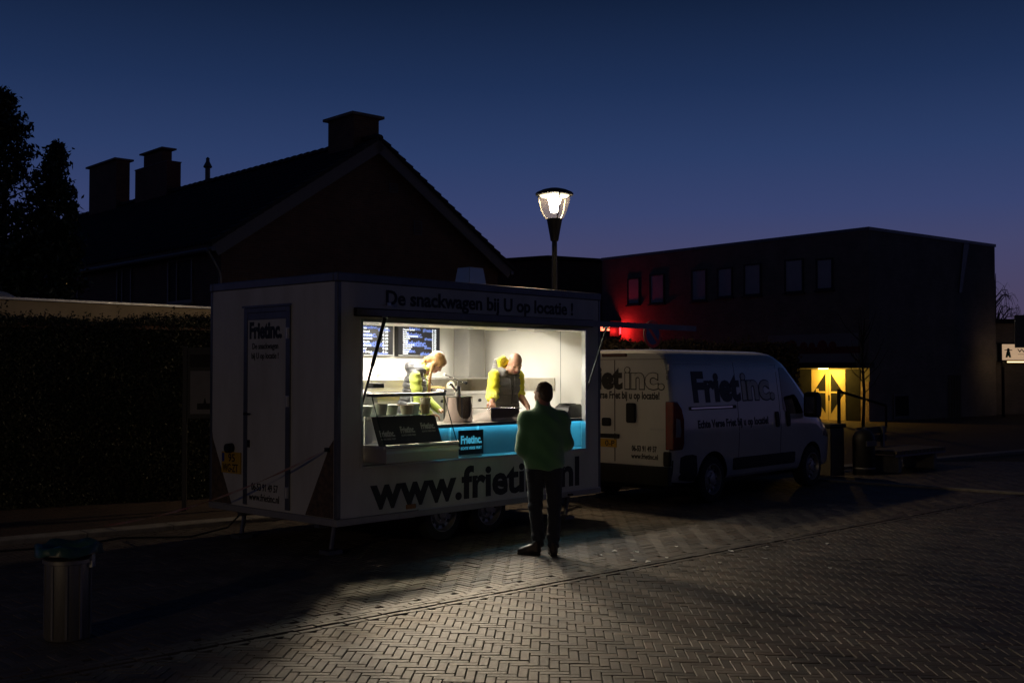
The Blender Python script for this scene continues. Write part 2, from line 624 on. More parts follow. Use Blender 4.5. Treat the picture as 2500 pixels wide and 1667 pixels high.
BW = 0.0655; BL = 3*BW; JT = 0.0055
def in_view(x, y, mg=1.4):
    return (y > 5.4) & (np.abs(x) < 0.475*y+mg) & (y < 23)
def herring(ang):
    R = 34
    n = int(R/BW)
    a = radians(ang)+SA
    ca, sa = cos(a), sin(a)
    xs, ys = np.meshgrid(np.arange(-n, n+1), np.arange(-n, n+1), indexing='ij')
    d = (xs-ys) % 6
    out = []
    for sel, horiz in ((d == 0, True), (d == 5, False)):
        X, Y = xs[sel].astype(float), ys[sel].astype(float)
        cx = X+(1.5 if horiz else .5); cy = Y+(.5 if horiz else 1.5)
        lx, ly = cx*BW, cy*BW
        wx = S0.x+lx*ca-ly*sa; wy = S0.y+lx*sa+ly*ca
        k = in_view(wx, wy)
        th = np.full(k.sum(), a+(0 if horiz else pi/2))
        out.append(np.stack([wx[k], wy[k], th], 1))
    return np.concatenate(out)
def side(P):
    dx, dy = P[:, 0]-S0.x, P[:, 1]-S0.y
    return -dx*sin(SA)+dy*cos(SA)
def kerb_v(P):
    dx, dy = P[:, 0]-C0.x, P[:, 1]-C0.y
    u = dx*EX.x+dy*EX.y; v = dx*EY.x+dy*EY.y
    return v-(3.1-0.17*u)
near = herring(45); s = side(near); near = near[s < -0.088]
far = herring(0); s = side(far); far = far[(s > 0.226) & (kerb_v(far) < 0.05)]
rows = []
for off in (-0.068, 0.035, 0.101, 0.167):     # edging courses along the seam, an open gutter joint between
    for i in range(-70, 130):
        t = (i+(0.5 if abs(off-0.101) < .01 else 0))*(BL+0.002)
        p = S0+SX*t+SY*off
        rows.append((p.x, p.y, SA))
rows = np.array(rows); rows = rows[in_view(rows[:, 0], rows[:, 1])]
bricks = np.concatenate([near, far, rows])
lift = np.concatenate([np.zeros(len(near)), np.zeros(len(far)), np.full(len(rows), 0.004)])
nb = len(bricks)
bz = rng.normal(0, 0.0013, nb)+lift
btx = rng.normal(0, 0.0035, nb); bty = rng.normal(0, 0.004, nb)
bth = bricks[:, 2]+rng.normal(0, 0.008, nb)
pal = np.array([(0.135, 0.110, 0.088), (0.115, 0.094, 0.076), (0.128, 0.094, 0.073), (0.100, 0.086, 0.073), (0.145, 0.120, 0.096)])
def brick_shape(jx=0.0, jy=0.0):
    a, b = BL/2-JT/2-jx, BW/2-JT/2-jy
    c = 0.003
    return np.array([(-a, -b, -.013), (a, -b, -.013), (a, b, -.013), (-a, b, -.013),
                     (-a, -b, -c), (a, -b, -c), (a, b, -c), (-a, b, -c),
                     (-a+c, -b+c, 0), (a-c, -b+c, 0), (a-c, b-c, 0), (-a+c, b-c, 0)])
BF = np.array([(0, 1, 5, 4), (1, 2, 6, 5), (2, 3, 7, 6), (3, 0, 4, 7), (4, 5, 9, 8), (5, 6, 10, 9), (6, 7, 11, 10), (7, 4, 8, 11), (8, 9, 10, 11)])
vis = (bricks[:, 1] > 6.72) & (np.abs(bricks[:, 0]) < 0.462*bricks[:, 1])
order = np.argsort(np.where(vis, bricks[:, 1], 99))[:300]
single = np.zeros(nb, bool); single[order] = True
rest = np.where(~single)[0]
base = brick_shape()
Vb = np.repeat(base[None], len(rest), 0)
Vb = Vb*np.stack([1-rng.uniform(0, .012, len(rest)), 1-rng.uniform(0, .03, len(rest)), np.ones(len(rest))], 1)[:, None, :]
Vb[:, :, 2] += Vb[:, :, 0]*btx[rest][:, None]+Vb[:, :, 1]*bty[rest][:, None]
Vb[:, 4:, 2] += bz[rest][:, None]
ct, st = np.cos(bth[rest])[:, None], np.sin(bth[rest])[:, None]
Xw = Vb[:, :, 0]*ct-Vb[:, :, 1]*st+bricks[rest, 0][:, None]
Yw = Vb[:, :, 0]*st+Vb[:, :, 1]*ct+bricks[rest, 1][:, None]
VV = np.stack([Xw, Yw, Vb[:, :, 2]], -1).reshape(-1, 3)
FF = (BF[None]+(np.arange(len(rest))*12)[:, None, None]).reshape(-1, 4)
me = bpy.data.meshes.new('paving_bricks')
me.vertices.add(len(VV)); me.vertices.foreach_set('co', VV.astype(np.float32).ravel())
me.loops.add(FF.size); me.loops.foreach_set('vertex_index', FF.astype(np.int32).ravel())
me.polygons.add(len(FF)); me.polygons.foreach_set('loop_start', np.arange(0, FF.size, 4, dtype=np.int32))
me.polygons.foreach_set('use_smooth', np.zeros(len(FF), bool))
me.update(calc_edges=True)
colr = pal[rng.integers(0, len(pal), len(rest))]*rng.uniform(.74, 1.16, len(rest))[:, None]
ca_ = me.color_attributes.new('tint', 'FLOAT_COLOR', 'POINT')
ca_.data.foreach_set('color', np.repeat(np.concatenate([colr, np.ones((len(rest), 1))], 1), 12, 0).astype(np.float32).ravel())
me.materials.append(M_paver)
o = link(bpy.data.objects.new('paving_bricks', me), sq)
o['kind'] = 'stuff'
variants = []
for i in range(10):
    me = bpy.data.meshes.new('brick')
    bsv = brick_shape(rng.uniform(0, .0012), rng.uniform(0, .001))
    bsv[:, 2] += bsv[:, 0]*rng.normal(0, .0035)+bsv[:, 1]*rng.normal(0, .004)
    me.from_pydata(bsv.tolist(), [], BF.tolist())
    ca_ = me.color_attributes.new('tint', 'FLOAT_COLOR', 'POINT')
    ca_.data.foreach_set('color', np.tile([*(pal[i % 5]*rng.uniform(.75, 1.15)), 1], 12).astype(np.float32))
    me.materials.append(M_paver)
    variants.append(me)
for j in order:
    o = bpy.data.objects.new('brick', variants[int(rng.integers(0, 10))])
    o.location = (bricks[j, 0], bricks[j, 1], bz[j])
    o.rotation_euler = (0, 0, bth[j])
    link(o, sq)

# pavement on the house side, with its kerb of long concrete blocks
M_side = brick_mat('pavement_brick', (0.095, 0.055, 0.04), (0.07, 0.045, 0.035), (0.03, 0.026, 0.022), 0.2, 0.1, 0.4, 0.85, axis='XY')
KA = TA-math.atan(0.17)
K0 = TW(0, 3.10, 0)
pv = MB().box(-14, 60, 0.31, 30, -0.02, 0.045).build('pavement', M_side, loc=K0, rz=KA)
tag(pv, kind='structure')
for i in range(-12, 26):
    k = MB().box(0.003, 0.997, 0, 0.3, -0.02, 0.055).build('kerb_stone', M_conc, pv, bevel=0.012)
    k.location = (i, 0.005, 0)
# kerb line across the square behind the van
kk = Vector((5.2, 19.14, 0)); ke = Vector((13.5, 12.16, 0))
d = (ke-kk); L = d.length
q = MB().box(0, L, -0.06, 0.06, -0.02, 0.035).build('kerb_line', M_conc, loc=kk, rz=atan2(d.y, d.x), bevel=0.01)
tag(q, kind='structure')
q.data.name = 'kerb'; q.name = 'kerb'

# ================================================================== terraced house with the big gable
M_hbrick = brick_mat('house_brick', (0.22, 0.11, 0.065), (0.16, 0.085, 0.055), (0.19, 0.16, 0.13), 0.22, 0.065, 0.5)
M_tile = mat('roof_tile', (0.028, 0.027, 0.029), 0.75, c2=(0.042, 0.04, 0.04), scale=2.0, bump=0.15, bscale=40)
M_board = mat('painted_board', (0.22, 0.205, 0.19), 0.6, c2=(0.24, 0.225, 0.2), scale=4)
M_frame = mat('window_paint', (0.16, 0.155, 0.15), 0.5, c2=(0.12, 0.118, 0.11), scale=5)
M_dframe = mat('dark_window_frame', (0.02, 0.02, 0.022), 0.5)
M_pane = mat('window_glass', (0.014, 0.015, 0.018), 0.6, c2=(0.024, 0.025, 0.03), scale=1.5, spec=0.08)
M_bpane = mat('painted_sky_pane', (0.5, 0.51, 0.54), 0.35, c2=(0.43, 0.44, 0.47), scale=3)  # pale diffuse colour stands in for sky reflected in the panes
M_zinc = mat('zinc', (0.22, 0.22, 0.22), 0.5, 0.7, c2=(0.16, 0.16, 0.165), scale=7)
M_warm = mat('lamp_lit_curtain', (0.5, 0.42, 0.3), 0.8, emit=(1.0, 0.62, 0.22), estr=0.55)

HA = radians(42.61)
house = thing('brick_house', 'dark brick house with wide gable, tiled roof and chimneys behind the snack trailer', 'house', (-7.562, 28.5, 0), HA)
GW, AP, EV, RZ, HL = 9.65, 4.82, 5.30, 8.48, 26.0
MB().prism([(0, 0), (GW, 0), (GW, EV-.1), (AP, RZ-.1), (0, EV-.1)], lambda p, q, d: (p, d, q), 0.0, HL).build('wall', M_hbrick, house)
fixn(house.children[0])
roof = thing('roof', None, None); roof.parent = house
for k in ('label', 'category'):
    if k in roof: del roof[k]
def slope_pt(sgn, s, y, lift=0.0):     # s: distance down from the ridge along the slope
    sl = atan2(RZ-EV, AP)
    x = AP+sgn*s*cos(sl); z = RZ-s*sin(sl)
    return (x+sgn*lift*sin(sl), y, z+lift*cos(sl))
SLEN = sqrt(AP**2+(RZ-EV)**2)+0.45
TR = 0.32; TC = 0.26
for sgn in (-1, 1):
    vs = []; fs = []
    nrow = int(SLEN/TR)+1
    ys = np.arange(-0.30, HL+0.2, TC/6)
    prof = [0.035*max(0, cos(2*pi*i/6))**0.7 if cos(2*pi*i/6) > 0 else -0.012 for i in range(6)]
    for r in range(nrow):
        s0 = r*TR; s1 = min(SLEN, s0+TR)
        for (ss, lf) in ((s0, 0.10), (s1, 0.135)):
            for i, y in enumerate(ys):
                vs.append(slope_pt(sgn, ss, y, lf+prof[i % 6]))
    nY = len(ys)
    for r in range(nrow*2-1):
        for i in range(nY-1):
            a = r*nY+i
            fs.append((a, a+1, a+nY+1, a+nY))
    t = mesh_obj('roof_tiles', vs, fs, M_tile, roof)
    t['kind'] = 'stuff'
    MB().hexa([slope_pt(sgn, 0.02, -0.22, -0.02), slope_pt(sgn, SLEN-.05, -0.22, -0.02), slope_pt(sgn, SLEN-.05, HL+.1, -0.02), slope_pt(sgn, 0.02, HL+.1, -0.02),
               slope_pt(sgn, 0.02, -0.22, 0.085), slope_pt(sgn, SLEN-.05, -0.22, 0.085), slope_pt(sgn, SLEN-.05, HL+.1, 0.085), slope_pt(sgn, 0.02, HL+.1, 0.085)]).build('roof_boarding', M_board, roof)
    # barge board on the gable
    MB().hexa([slope_pt(sgn, -0.02, -0.275, -0.26), slope_pt(sgn, SLEN-.02, -0.275, -0.26), slope_pt(sgn, SLEN-.02, -0.225, -0.26), slope_pt(sgn, -0.02, -0.225, -0.26),
               slope_pt(sgn, -0.02, -0.275, 0.06), slope_pt(sgn, SLEN-.02, -0.275, 0.06), slope_pt(sgn, SLEN-.02, -0.225, 0.06), slope_pt(sgn, -0.02, -0.225, 0.06)]).build('barge_board', M_board, roof)
    vt = None
    for r in range(nrow):
        s0, s1 = r*TR, min(SLEN, r*TR+TR+.03)
        b = MB().hexa([slope_pt(sgn, s0, -0.34, 0.06), slope_pt(sgn, s1, -0.34, 0.075), slope_pt(sgn, s1, -0.1, 0.075), slope_pt(sgn, s0, -0.1, 0.06),
                       slope_pt(sgn, s0, -0.34, 0.14), slope_pt(sgn, s1, -0.34, 0.185), slope_pt(sgn, s1, -0.1, 0.185), slope_pt(sgn, s0, -0.1, 0.14)])
        b.build('verge_tile', M_tile, roof)
    MB().tube([slope_pt(sgn, SLEN+.02, -0.3, -0.03), slope_pt(sgn, SLEN+.02, HL, -0.03)], 0.065, 8).build('gutter', M_zinc, roof)
rb = MB()
n = 9
vs = []
for (y, r) in ((0, .10), (.2, .165), (.41, .15)):
    for i in range(n):
        a = pi*i/(n-1)
        vs.append((r*cos(a), y, r*sin(a)*0.95))
fs = [(j*n+i, j*n+i+1, (j+1)*n+i+1, (j+1)*n+i) for j in range(2) for i in range(n-1)]+[tuple(range(n)), tuple(range(2*n, 3*n))]
ridge_me = bpy.data.meshes.new('ridge_tile'); ridge_me.from_pydata(vs, [], fs); ridge_me.materials.append(M_tile)
y = -0.34
while y < HL:
    o = bpy.data.objects.new('ridge_tile', ridge_me); link(o, roof)
    o.location = (AP, y, RZ+0.12); y += 0.40
def chimney(y0, y1, x0, x1, zt, capo=0.1, capz=.14, dome=False):
    c = MB().box(x0, x1, y0, y1, RZ-1.0, zt).build('chimney', M_hbrick, roof)
    m = MB().box(x0-capo, x1+capo, y0-capo, y1+capo, zt, zt+capz*.6)
    cx, cy = (x0+x1)/2, (y0+y1)/2
    m.hexa([(x0-capo, y0-capo, zt+capz*.6+.003), (x1+capo, y0-capo, zt+capz*.6+.003), (x1+capo, y1+capo, zt+capz*.6+.003), (x0-capo, y1+capo, zt+capz*.6+.003),
            (cx-.1, cy-.1, zt+capz*1.6), (cx+.1, cy-.1, zt+capz*1.6), (cx+.1, cy+.1, zt+capz*1.6), (cx-.1, cy+.1, zt+capz*1.6)])
    m.build('chimney_cap', M_conc, c)
    return c
chimney(0.42, 1.75, AP-.42, AP+.48, 9.33, .12, .13)
c2 = chimney(17.5, 20.3, AP-.28, AP+.28, 10.45, .12, .12)
c3 = chimney(12.9, 15.7, AP-.28, AP+.28, 9.75, .02, .06)
MB().box(AP-.2, AP+.2, 13.5, 15.1, 9.80, 10.25).build('flue', M_hbrick, c3)
MB().box(AP-.3, AP+.3, 13.3, 15.3, 10.30, 10.36).build('flue_cap', M_conc, c3)
MB().lathe([(0.09, 8.4), (0.09, 9.15), (0.13, 9.16), (0.16, 9.2), (0.07, 9.38), (0.06, 9.48), (0.075, 9.5), (0.0, 9.56)], 12, (AP, 10.2, 0)).build('vent_pipe', M_zinc, roof)
def wall_window(parent, y0, y1, z0, z1, xs=0.0, mull=True, lit=None, fm=None, pm=None):
    f = MB()
    t = 0.07
    f.box(xs-.04, xs, y0, y1, z0, z0+t).box(xs-.04, xs, y0, y1, z1-t, z1).box(xs-.04, xs, y0, y0+t, z0+t, z1-t).box(xs-.04, xs, y1-t, y1, z0+t, z1-t)
    if mull:
        ym = y0+(y1-y0)*.62
        f.box(xs-.038, xs, ym-.03, ym+.03, z0+t, z1-t)
    w = f.build('window', fm or M_frame, parent)
    MB().box(xs-.015, xs-.002, y0+t, y1-t, z0+t, z1-t).build('pane', pm or M_pane, w)
    MB().box(xs-.09, xs-.001, y0-.05, y1+.05, z0-.06, z0-.003).build('sill', fm or M_conc, w)
    if lit:
        MB().box(xs-.024, xs-.017, lit[0], lit[1], z0+t, z1-t).build('curtain_gap', M_warm, w)
    return w
wall_window(house, 1.55, 3.05, 3.75, 4.98)
wall_window(house, 5.45, 6.5, 3.8, 4.98)
wall_window(house, 9.55, 10.75, 3.6, 4.98, lit=(10.52, 10.66), mull=False)
wall_window(house, 13.1, 13.95, 3.9, 4.98)
for (x, z0, z1) in ((5.37, 7.13, 7.40), (6.28, 5.96, 6.38)):
    v = MB()
    v.box(x, x+.3, -.03, -.001, z0, z0+.03).box(x, x+.3, -.03, -.001, z1-.03, z1).box(x, x+.03, -.03, -.001, z0+.03, z1-.03).box(x+.27, x+.3, -.03, -.001, z0+.03, z1-.03)
    k = 5
    for i in range(1, k):
        zz = z0+.03+(z1-z0-.06)*i/k
        v.box(x+.03, x+.27, -.022, -.001, zz-.008, zz+.008)
    v.build('wall_vent', M_frame, house)
MB().tube([(-.42, -.1, 5.05), (-.42, -.12, 4.95), (-.12, -.12, 4.45), (-.08, -.12, 4.3), (-.08, -.12, 0)], 0.045, 8).build('downpipe', M_zinc, house)

# ================================================================== flat-roofed garage behind the hedge
M_fascia = mat('cream_fascia', (0.56, 0.43, 0.24), 0.5, c2=(0.48, 0.37, 0.2), scale=3, rough2=0.65)
gar = thing('flat_garage', 'low flat-roofed garage with cream fascia showing above the hedge', 'garage', (-10.6, 15.3, 0), TA)
MB().box(0, 11, 0.15, 4.2, 0, 2.74).build('wall', M_hbrick, gar)
MB().box(-.1, 11.1, 0.0, 4.3, 2.745, 3.05).build('fascia', M_fascia, gar, bevel=0.01)
MB().box(-.13, 11.13, -.035, 4.33, 3.053, 3.10).build('roof_trim', M_alu, gar, bevel=0.006)
MB().lathe([(0.55, 3.10), (0.52, 3.16), (0.38, 3.24), (0.18, 3.28), (0.0, 3.29)], 20, (3.6, 1.2, 0)).build('roof_dome', mat('dome', (0.4, 0.4, 0.38), 0.3), gar, smooth=True)

# ================================================================== low building between the houses
mid = thing('hall_building', 'low dark hall with shallow pitched roof far behind the street lamp', 'building', (-4, 58, 0), radians(4))
MB().prism([(0, 0), (15, 0), (15, 7.3), (13.5, 7.45), (5.9, 7.8), (0, 7.35)], lambda p, q, d: (p, d, q), 0, 14).build('wall', M_hbrick, mid); fixn(mid.children[0])
MB().prism([(-.2, 7.38), (5.9, 7.83), (13.5, 7.48), (15.2, 7.33), (15.2, 7.5), (5.9, 8.0), (-.2, 7.55)], lambda p, q, d: (p, d, q), -.3, 14.2).build('roof', M_tile, mid); fixn(mid.children[1])

# ================================================================== two-storey brick building with the yellow double door
M_bbrick = brick_mat('shop_brick', (0.27, 0.235, 0.20), (0.22, 0.195, 0.17), (0.2, 0.19, 0.175), 0.22, 0.065, 0.5)
M_signw = mat('sign_white', (0.30, 0.30, 0.31), 0.5, c2=(0.26, 0.26, 0.27), scale=2)
M_signr = mat('sign_red', (0.22, 0.02, 0.015), 0.5, c2=(0.18, 0.018, 0.014), scale=3)
BA = radians(128.34-90)    # local x = along the short face, local y = along the long face
bl = thing('shop_building', 'large two-storey flat-roofed brick building with small upper windows and red sign', 'building', (13.008, 40, 0), BA)
MB().box(0, 9.0, 0, 14.2, 0, 7.02).build('wall', M_bbrick, bl)
MB().box(-.04, 9.04, -.04, 14.24, 7.024, 7.14).build('roof_edge', M_darkalu, bl)
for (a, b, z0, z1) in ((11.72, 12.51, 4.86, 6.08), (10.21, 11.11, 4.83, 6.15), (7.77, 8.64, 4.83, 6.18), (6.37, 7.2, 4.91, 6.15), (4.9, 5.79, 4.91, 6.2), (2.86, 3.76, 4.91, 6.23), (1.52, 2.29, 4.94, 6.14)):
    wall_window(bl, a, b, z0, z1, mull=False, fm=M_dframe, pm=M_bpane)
# shop sign: white board, red band, white board below
sg = MB().box(-.12, -.004, 0.39, 4.49, 2.79, 3.28).build('sign_board', M_signw, bl)
MB().box(-.115, -.004, 0.39, 4.49, 2.54, 2.786).build('sign_band', M_signr, sg)
MB().box(-.12, -.004, 0.39, 4.49, 2.2, 2.536).build('lower_board', M_signw, sg)
for i, (t, w) in enumerate(((3.35, .5), (2.8, .35), (2.42, .3), (1.95, .45), (1.5, .35))):
    MB().lathe([(0.0, -.135), (w*.42, -.135), (w*.5, -.121)], 14, (0, t, 2.82), axis='x').build('sign_motif', M_signr, sg)
# canopy over the entrance and the doors
MB().box(-1.1, -.003, -0.2, 3.6, 1.985, 2.19).build('canopy', M_black, bl)
M_door = mat('door_paint', (0.62, 0.50, 0.26), 0.5, c2=(0.56, 0.45, 0.22), scale=5)
dr = MB().box(-.05, -.003, 1.0, 2.5, 0.0, 1.93).build('entrance_door', M_door, bl)
MB().box(-.056, -.051, 1.742, 1.752, 0.02, 1.9).build('door_gap', M_black, dr)
for sgn in (-1, 1):
    y0 = 1.748+sgn*.12
    tip = 1.748+sgn*.68
    MB().prism([(y0, 1.80), (tip, 1.05), (y0, 0.30)], lambda p, q, d: (d, p, q), -.062, -.0505).build('door_window', M_pane, dr)
    fixn(dr.children[-1])
    MB().box(-.068, -.0625, min(y0, y0+sgn*.3), max(y0, y0+sgn*.3), 1.06, 1.12).box(-.068, -.0625, min(y0+sgn*.3, y0+sgn*.42), max(y0+sgn*.3, y0+sgn*.42), .98, 1.22).build('door_emblem', M_door, dr)
MB().box(-.10, -.051, 1.69, 1.72, .78, .98).build('door_handle', M_black, dr)
for (y0, y1) in ((2.53, 3.6), (.40, .97)): MB().box(-.03, -.003, y0, y1, 0.02, 1.96).build('side_light', M_pane, bl)
MB().box(-.06, -.003, -.0, .34, 0.0, 1.5).build('poster_panel', mat('faded_poster', (0.25, 0.15, 0.1), 0.7, c2=(0.4, 0.32, 0.25), scale=9), bl)
M_lampy = mat('entrance_lamp_glass', (1, 0.9, 0.6), 0.4, emit=(1.0, 0.72, 0.16), estr=14)
MB().lathe([(0.0, 1.945), (0.14, 1.948), (0.18, 1.96), (0.18, 1.983)], 20, (-.62, 1.55, 0)).build('entrance_lamp', M_lampy, bl, smooth=True)
ld = bpy.data.lights.new('entrance_light', 'POINT'); ld.energy = 105; ld.color = (1.0, 0.58, 0.08); ld.shadow_soft_size = 0.12
lo_ = link(bpy.data.objects.new('entrance_light', ld), bl); lo_.location = (-.72, 1.62, 1.82)
# short face: ribbed white screen and a low window
for i in range(5):
    MB().cyl((5.35+i*.19, -.05, 0.0), (5.35+i*.19, -.05, 1.72), .035, n=8).build('screen_bar', M_frame, bl)
wf = MB().box(1.48, 2.54, -.04, -.002, .1, .2).box(1.48, 2.54, -.04, -.002, .95, 1.02).box(1.48, 1.56, -.04, -.002, .2, .95).box(2.46, 2.54, -.04, -.002, .2, .95).build('window', M_frame, bl)
MB().box(1.56, 2.46, -.02, -.003, .2, .95).build('pane', M_pane, wf)
MB().prism([(6.1, 5.0), (6.5, 7.0), (6.9, 7.0), (6.3, 5.0)], lambda p, q, d: (p, d, q), -.05, -.003).build('wall_strip', M_zinc, bl); fixn(bl.children[-1])
# red illuminated sign on the far end of the long face
M_led = mat('red_led', (0.3, 0.0, 0.0), 0.5, emit=(1.0, 0.16, 0.08), estr=5)
M_redp = mat('red_light_panel', (0.3, 0.0, 0.0), 0.5, emit=(1.0, 0.015, 0.02), estr=12)
ls = thing('led_sign', 'small red illuminated letter sign projecting from the brick building', 'sign', (4.95, 50.19, 0), BA)
MB().box(-.75, -.05, -.1, .5, 3.45, 4.15).build('housing', M_black, ls)
lettering('letters', 'IDEE', .62, .30, lambda x, y, d: (-.752-d, .5-x*.95, 3.72+y), M_led, ls, bold=.03)
MB().box(-.16, -.06, -.106, -.1025, 3.5, 4.1).build('light_panel', M_redp, ls)
ld = bpy.data.lights.new('red_light', 'POINT'); ld.shadow_soft_size = .12; ld.energy = 48; ld.color = (1.0, .02, .02)
lo_ = link(bpy.data.objects.new('red_light', ld), ls); lo_.location = (-.38, -.32, 3.70)
MB().box(-.05, .35, .1, .16, 3.7, 3.76).build('bracket', M_black, ls)

# ================================================================== low building at the right with the lit welcome board
rl = thing('annex_building', 'long low dark building with flat roof beyond the brick building', 'building', (20.2, 46.6, 0), radians(12))
MB().box(0, 22, 0, 9, 0, 3.9).build('wall', M_bbrick, rl)
MB().box(-.2, 22.2, -.3, 9.2, 3.904, 4.08).build('roof_edge', M_black, rl)
MB().box(-.2, 22.2, -.5, -.003, 2.3, 3.0).build('fascia', M_frame, rl)
lettering('house_number', '12', .38, .42, lambda x, y, d: (2.3+x, -.004-d, 1.05+y), M_frame, rl, bold=.02)
wb = thing('welcome_board', 'lit white welcome board with small green and blue emblem on the low building', 'sign', (19.55, 43.9, 0), radians(8))
M_wb = mat('welcome_panel', (0.6, 0.5, 0.4), 0.5, emit=(1.0, 0.66, 0.40), estr=0.42)
M_wbt = mat('welcome_ink', (0.05, 0.04, 0.05), 0.6)
MB().box(0, 2.6, 0, .1, 2.32, 2.95).build('panel', M_wb, wb)
MB().box(-.12, 2.7, -.06, .12, 2.955, 3.0).box(-.12, 2.7, -.06, .12, 2.27, 2.315).box(-.12, -.003, -.05, .1, 2.315, 2.955).build('frame', M_black, wb)
MB().box(.2, 2.4, -.10, -.065, 2.22, 2.265).build('strip_light', mat('strip_glow', (1, .8, .5), .5, emit=(1.0, .68, .3), estr=3.0), wb)
lettering('letters', 'Welkom', 1.25, .13, lambda x, y, d: (.68+x, -.004-d, 2.63+y), M_wbt, wb, bold=.01)
MB().box(.7, 2.3, -.008, -.002, 2.54, 2.555).build('rule', M_wbt, wb)
MB().prism([(.17, 2.42), (.25, 2.42), (.29, 2.5), (.33, 2.42), (.41, 2.42), (.37, 2.62), (.34, 2.7), (.24, 2.7), (.21, 2.62)], lambda p, q, d: (p, d, q), -.008, -.002).build('emblem', mat('emblem_green', (.03, .12, .09), .6), wb); fixn(wb.children[-1])
MB().prism([(.12, 2.7), (.46, 2.7), (.46, 2.725), (.35, 2.735), (.33, 2.79), (.25, 2.79), (.23, 2.735), (.12, 2.725)], lambda p, q, d: (p, d, q), -.012, -.009).build('emblem_top', M_wbt, wb); fixn(wb.children[-1])
for x in (.1, 2.2): MB().box(x, x+.08, .1, .18, 0, 2.6).build('post', M_black, wb)

# ================================================================== vegetation
def leaf_mesh(name, P, N, size, m, parent=None, aspect=0.5, fold=0.25):
    n = len(P)
    T = rng.normal(size=(n, 3)); T -= (T*N).sum(1)[:, None]*N
    T /= np.linalg.norm(T, axis=1)[:, None]+1e-9
    B = np.cross(N, T)
    s = size*rng.uniform(.65, 1.3, n)
    L = T*s[:, None]; Wd = B*(s*aspect)[:, None]
    V = np.stack([P-L*.5, P+Wd*.5+N*(s*fold*.4)[:, None]-L*.05, P+L*.5, P-Wd*.5+N*(s*fold*.4)[:, None]-L*.05], 1).reshape(-1, 3)
    i = np.arange(n)*4
    F = np.concatenate([np.stack([i, i+1, i+2], 1), np.stack([i, i+2, i+3], 1)])
    me = bpy.data.meshes.new(name)
    me.vertices.add(len(V)); me.vertices.foreach_set('co', V.astype(np.float32).ravel())
    me.loops.add(F.size); me.loops.foreach_set('vertex_index', F.astype(np.int32).ravel())
    me.polygons.add(len(F)); me.polygons.foreach_set('loop_start', np.arange(0, F.size, 3, dtype=np.int32))
    me.update(calc_edges=True)
    me.materials.append(m)
    return link(bpy.data.objects.new(name, me), parent)
def unit(a):
    return a/(np.linalg.norm(a, axis=1)[:, None]+1e-9)

def hedge(name, label, loc, rz, L, W, H, dens, size, m, wob=.07):
    h = thing(name, label, 'hedge', loc, rz)
    MB().box(.12, L-.12, .12, W-.12, 0, H-.14).build('twigs', M_core, h)
    def face(n, fn, nrm):
        P = fn(rng.uniform(0, 1, n), rng.uniform(0, 1, n))
        ph = np.sin(P[:, 0]*2.1)*.5+np.sin(P[:, 0]*5.3+P[:, 2]*3)*.3+np.sin(P[:, 2]*6.1+P[:, 0]*1.7)*.3
        off = ph*wob+rng.normal(0, .04, n)-rng.exponential(.035, n)
        P = P+np.array(nrm)*off[:, None]
        return P, unit(np.array(nrm)+rng.normal(0, .75, (n, 3)))
    a = [face(int(L*H*dens), lambda s, t: np.stack([s*L, np.zeros_like(s), t*H], 1), (0, -1, 0)),
         face(int(L*W*dens), lambda s, t: np.stack([s*L, t*W, np.full_like(s, H)], 1), (0, 0, 1)),
         face(int(W*H*dens), lambda s, t: np.stack([np.full_like(s, L), s*W, t*H], 1), (1, 0, 0)),
         face(int(W*H*dens), lambda s, t: np.stack([np.zeros_like(s), s*W, t*H], 1), (-1, 0, 0)),
         face(int(L*H*dens*.25), lambda s, t: np.stack([s*L, np.full_like(s, W), t*H], 1), (0, 1, 0))]
    # straggling shoots on top
    k = int(L*14)
    sh = []
    for i in range(k):
        x, y = rng.uniform(0, L), rng.uniform(0, W)
        hh = rng.uniform(.05, .26)*(1 if rng.random() > .75 else .5)
        for j in range(int(4+hh*30)):
            sh.append((x+rng.normal(0, .012), y+rng.normal(0, .012), H+hh*rng.random()))
    sh = np.array(sh)
    a.append((sh, unit(rng.normal(size=sh.shape))))
    P = np.concatenate([q[0] for q in a]); N = np.concatenate([q[1] for q in a])
    P[:, 2] = np.maximum(P[:, 2], .02)
    f = leaf_mesh('foliage', P, N, size, m, h, .55)
    f['kind'] = 'stuff'
    return h
hp = TW(-4.6, 7.35, .045)
hedge('hedge', 'tall dense clipped dark hedge beside the snack trailer', hp, TA-.31, 8.6, .8, 2.58, 2100, .042, M_hleaf)
hedge('hedge', 'brown-leaved hedge showing above the roof of the white van', (1.35, 22.5, .0), radians(38), 7.2, 1.0, 2.48, 1500, .075, mat('beech_leaf', (0.10, 0.06, 0.025), 0.6, c2=(0.05, 0.04, 0.02), scale=4))

def limb_tree(name, label, loc, trunk, limbs, leaves, m, size, aspect=.5, parts=True):
    t = thing(name, label, 'tree', loc)
    tb = MB().tube(*trunk, 9)
    for l in limbs: tb.tube(l[0], l[1], 5)
    tb.build('trunk', M_bark, t)
    if leaves is not None:
        P, N = leaves
        f = leaf_mesh('crown', P, N, size, m, t, aspect)
        f['kind'] = 'stuff'
    return t
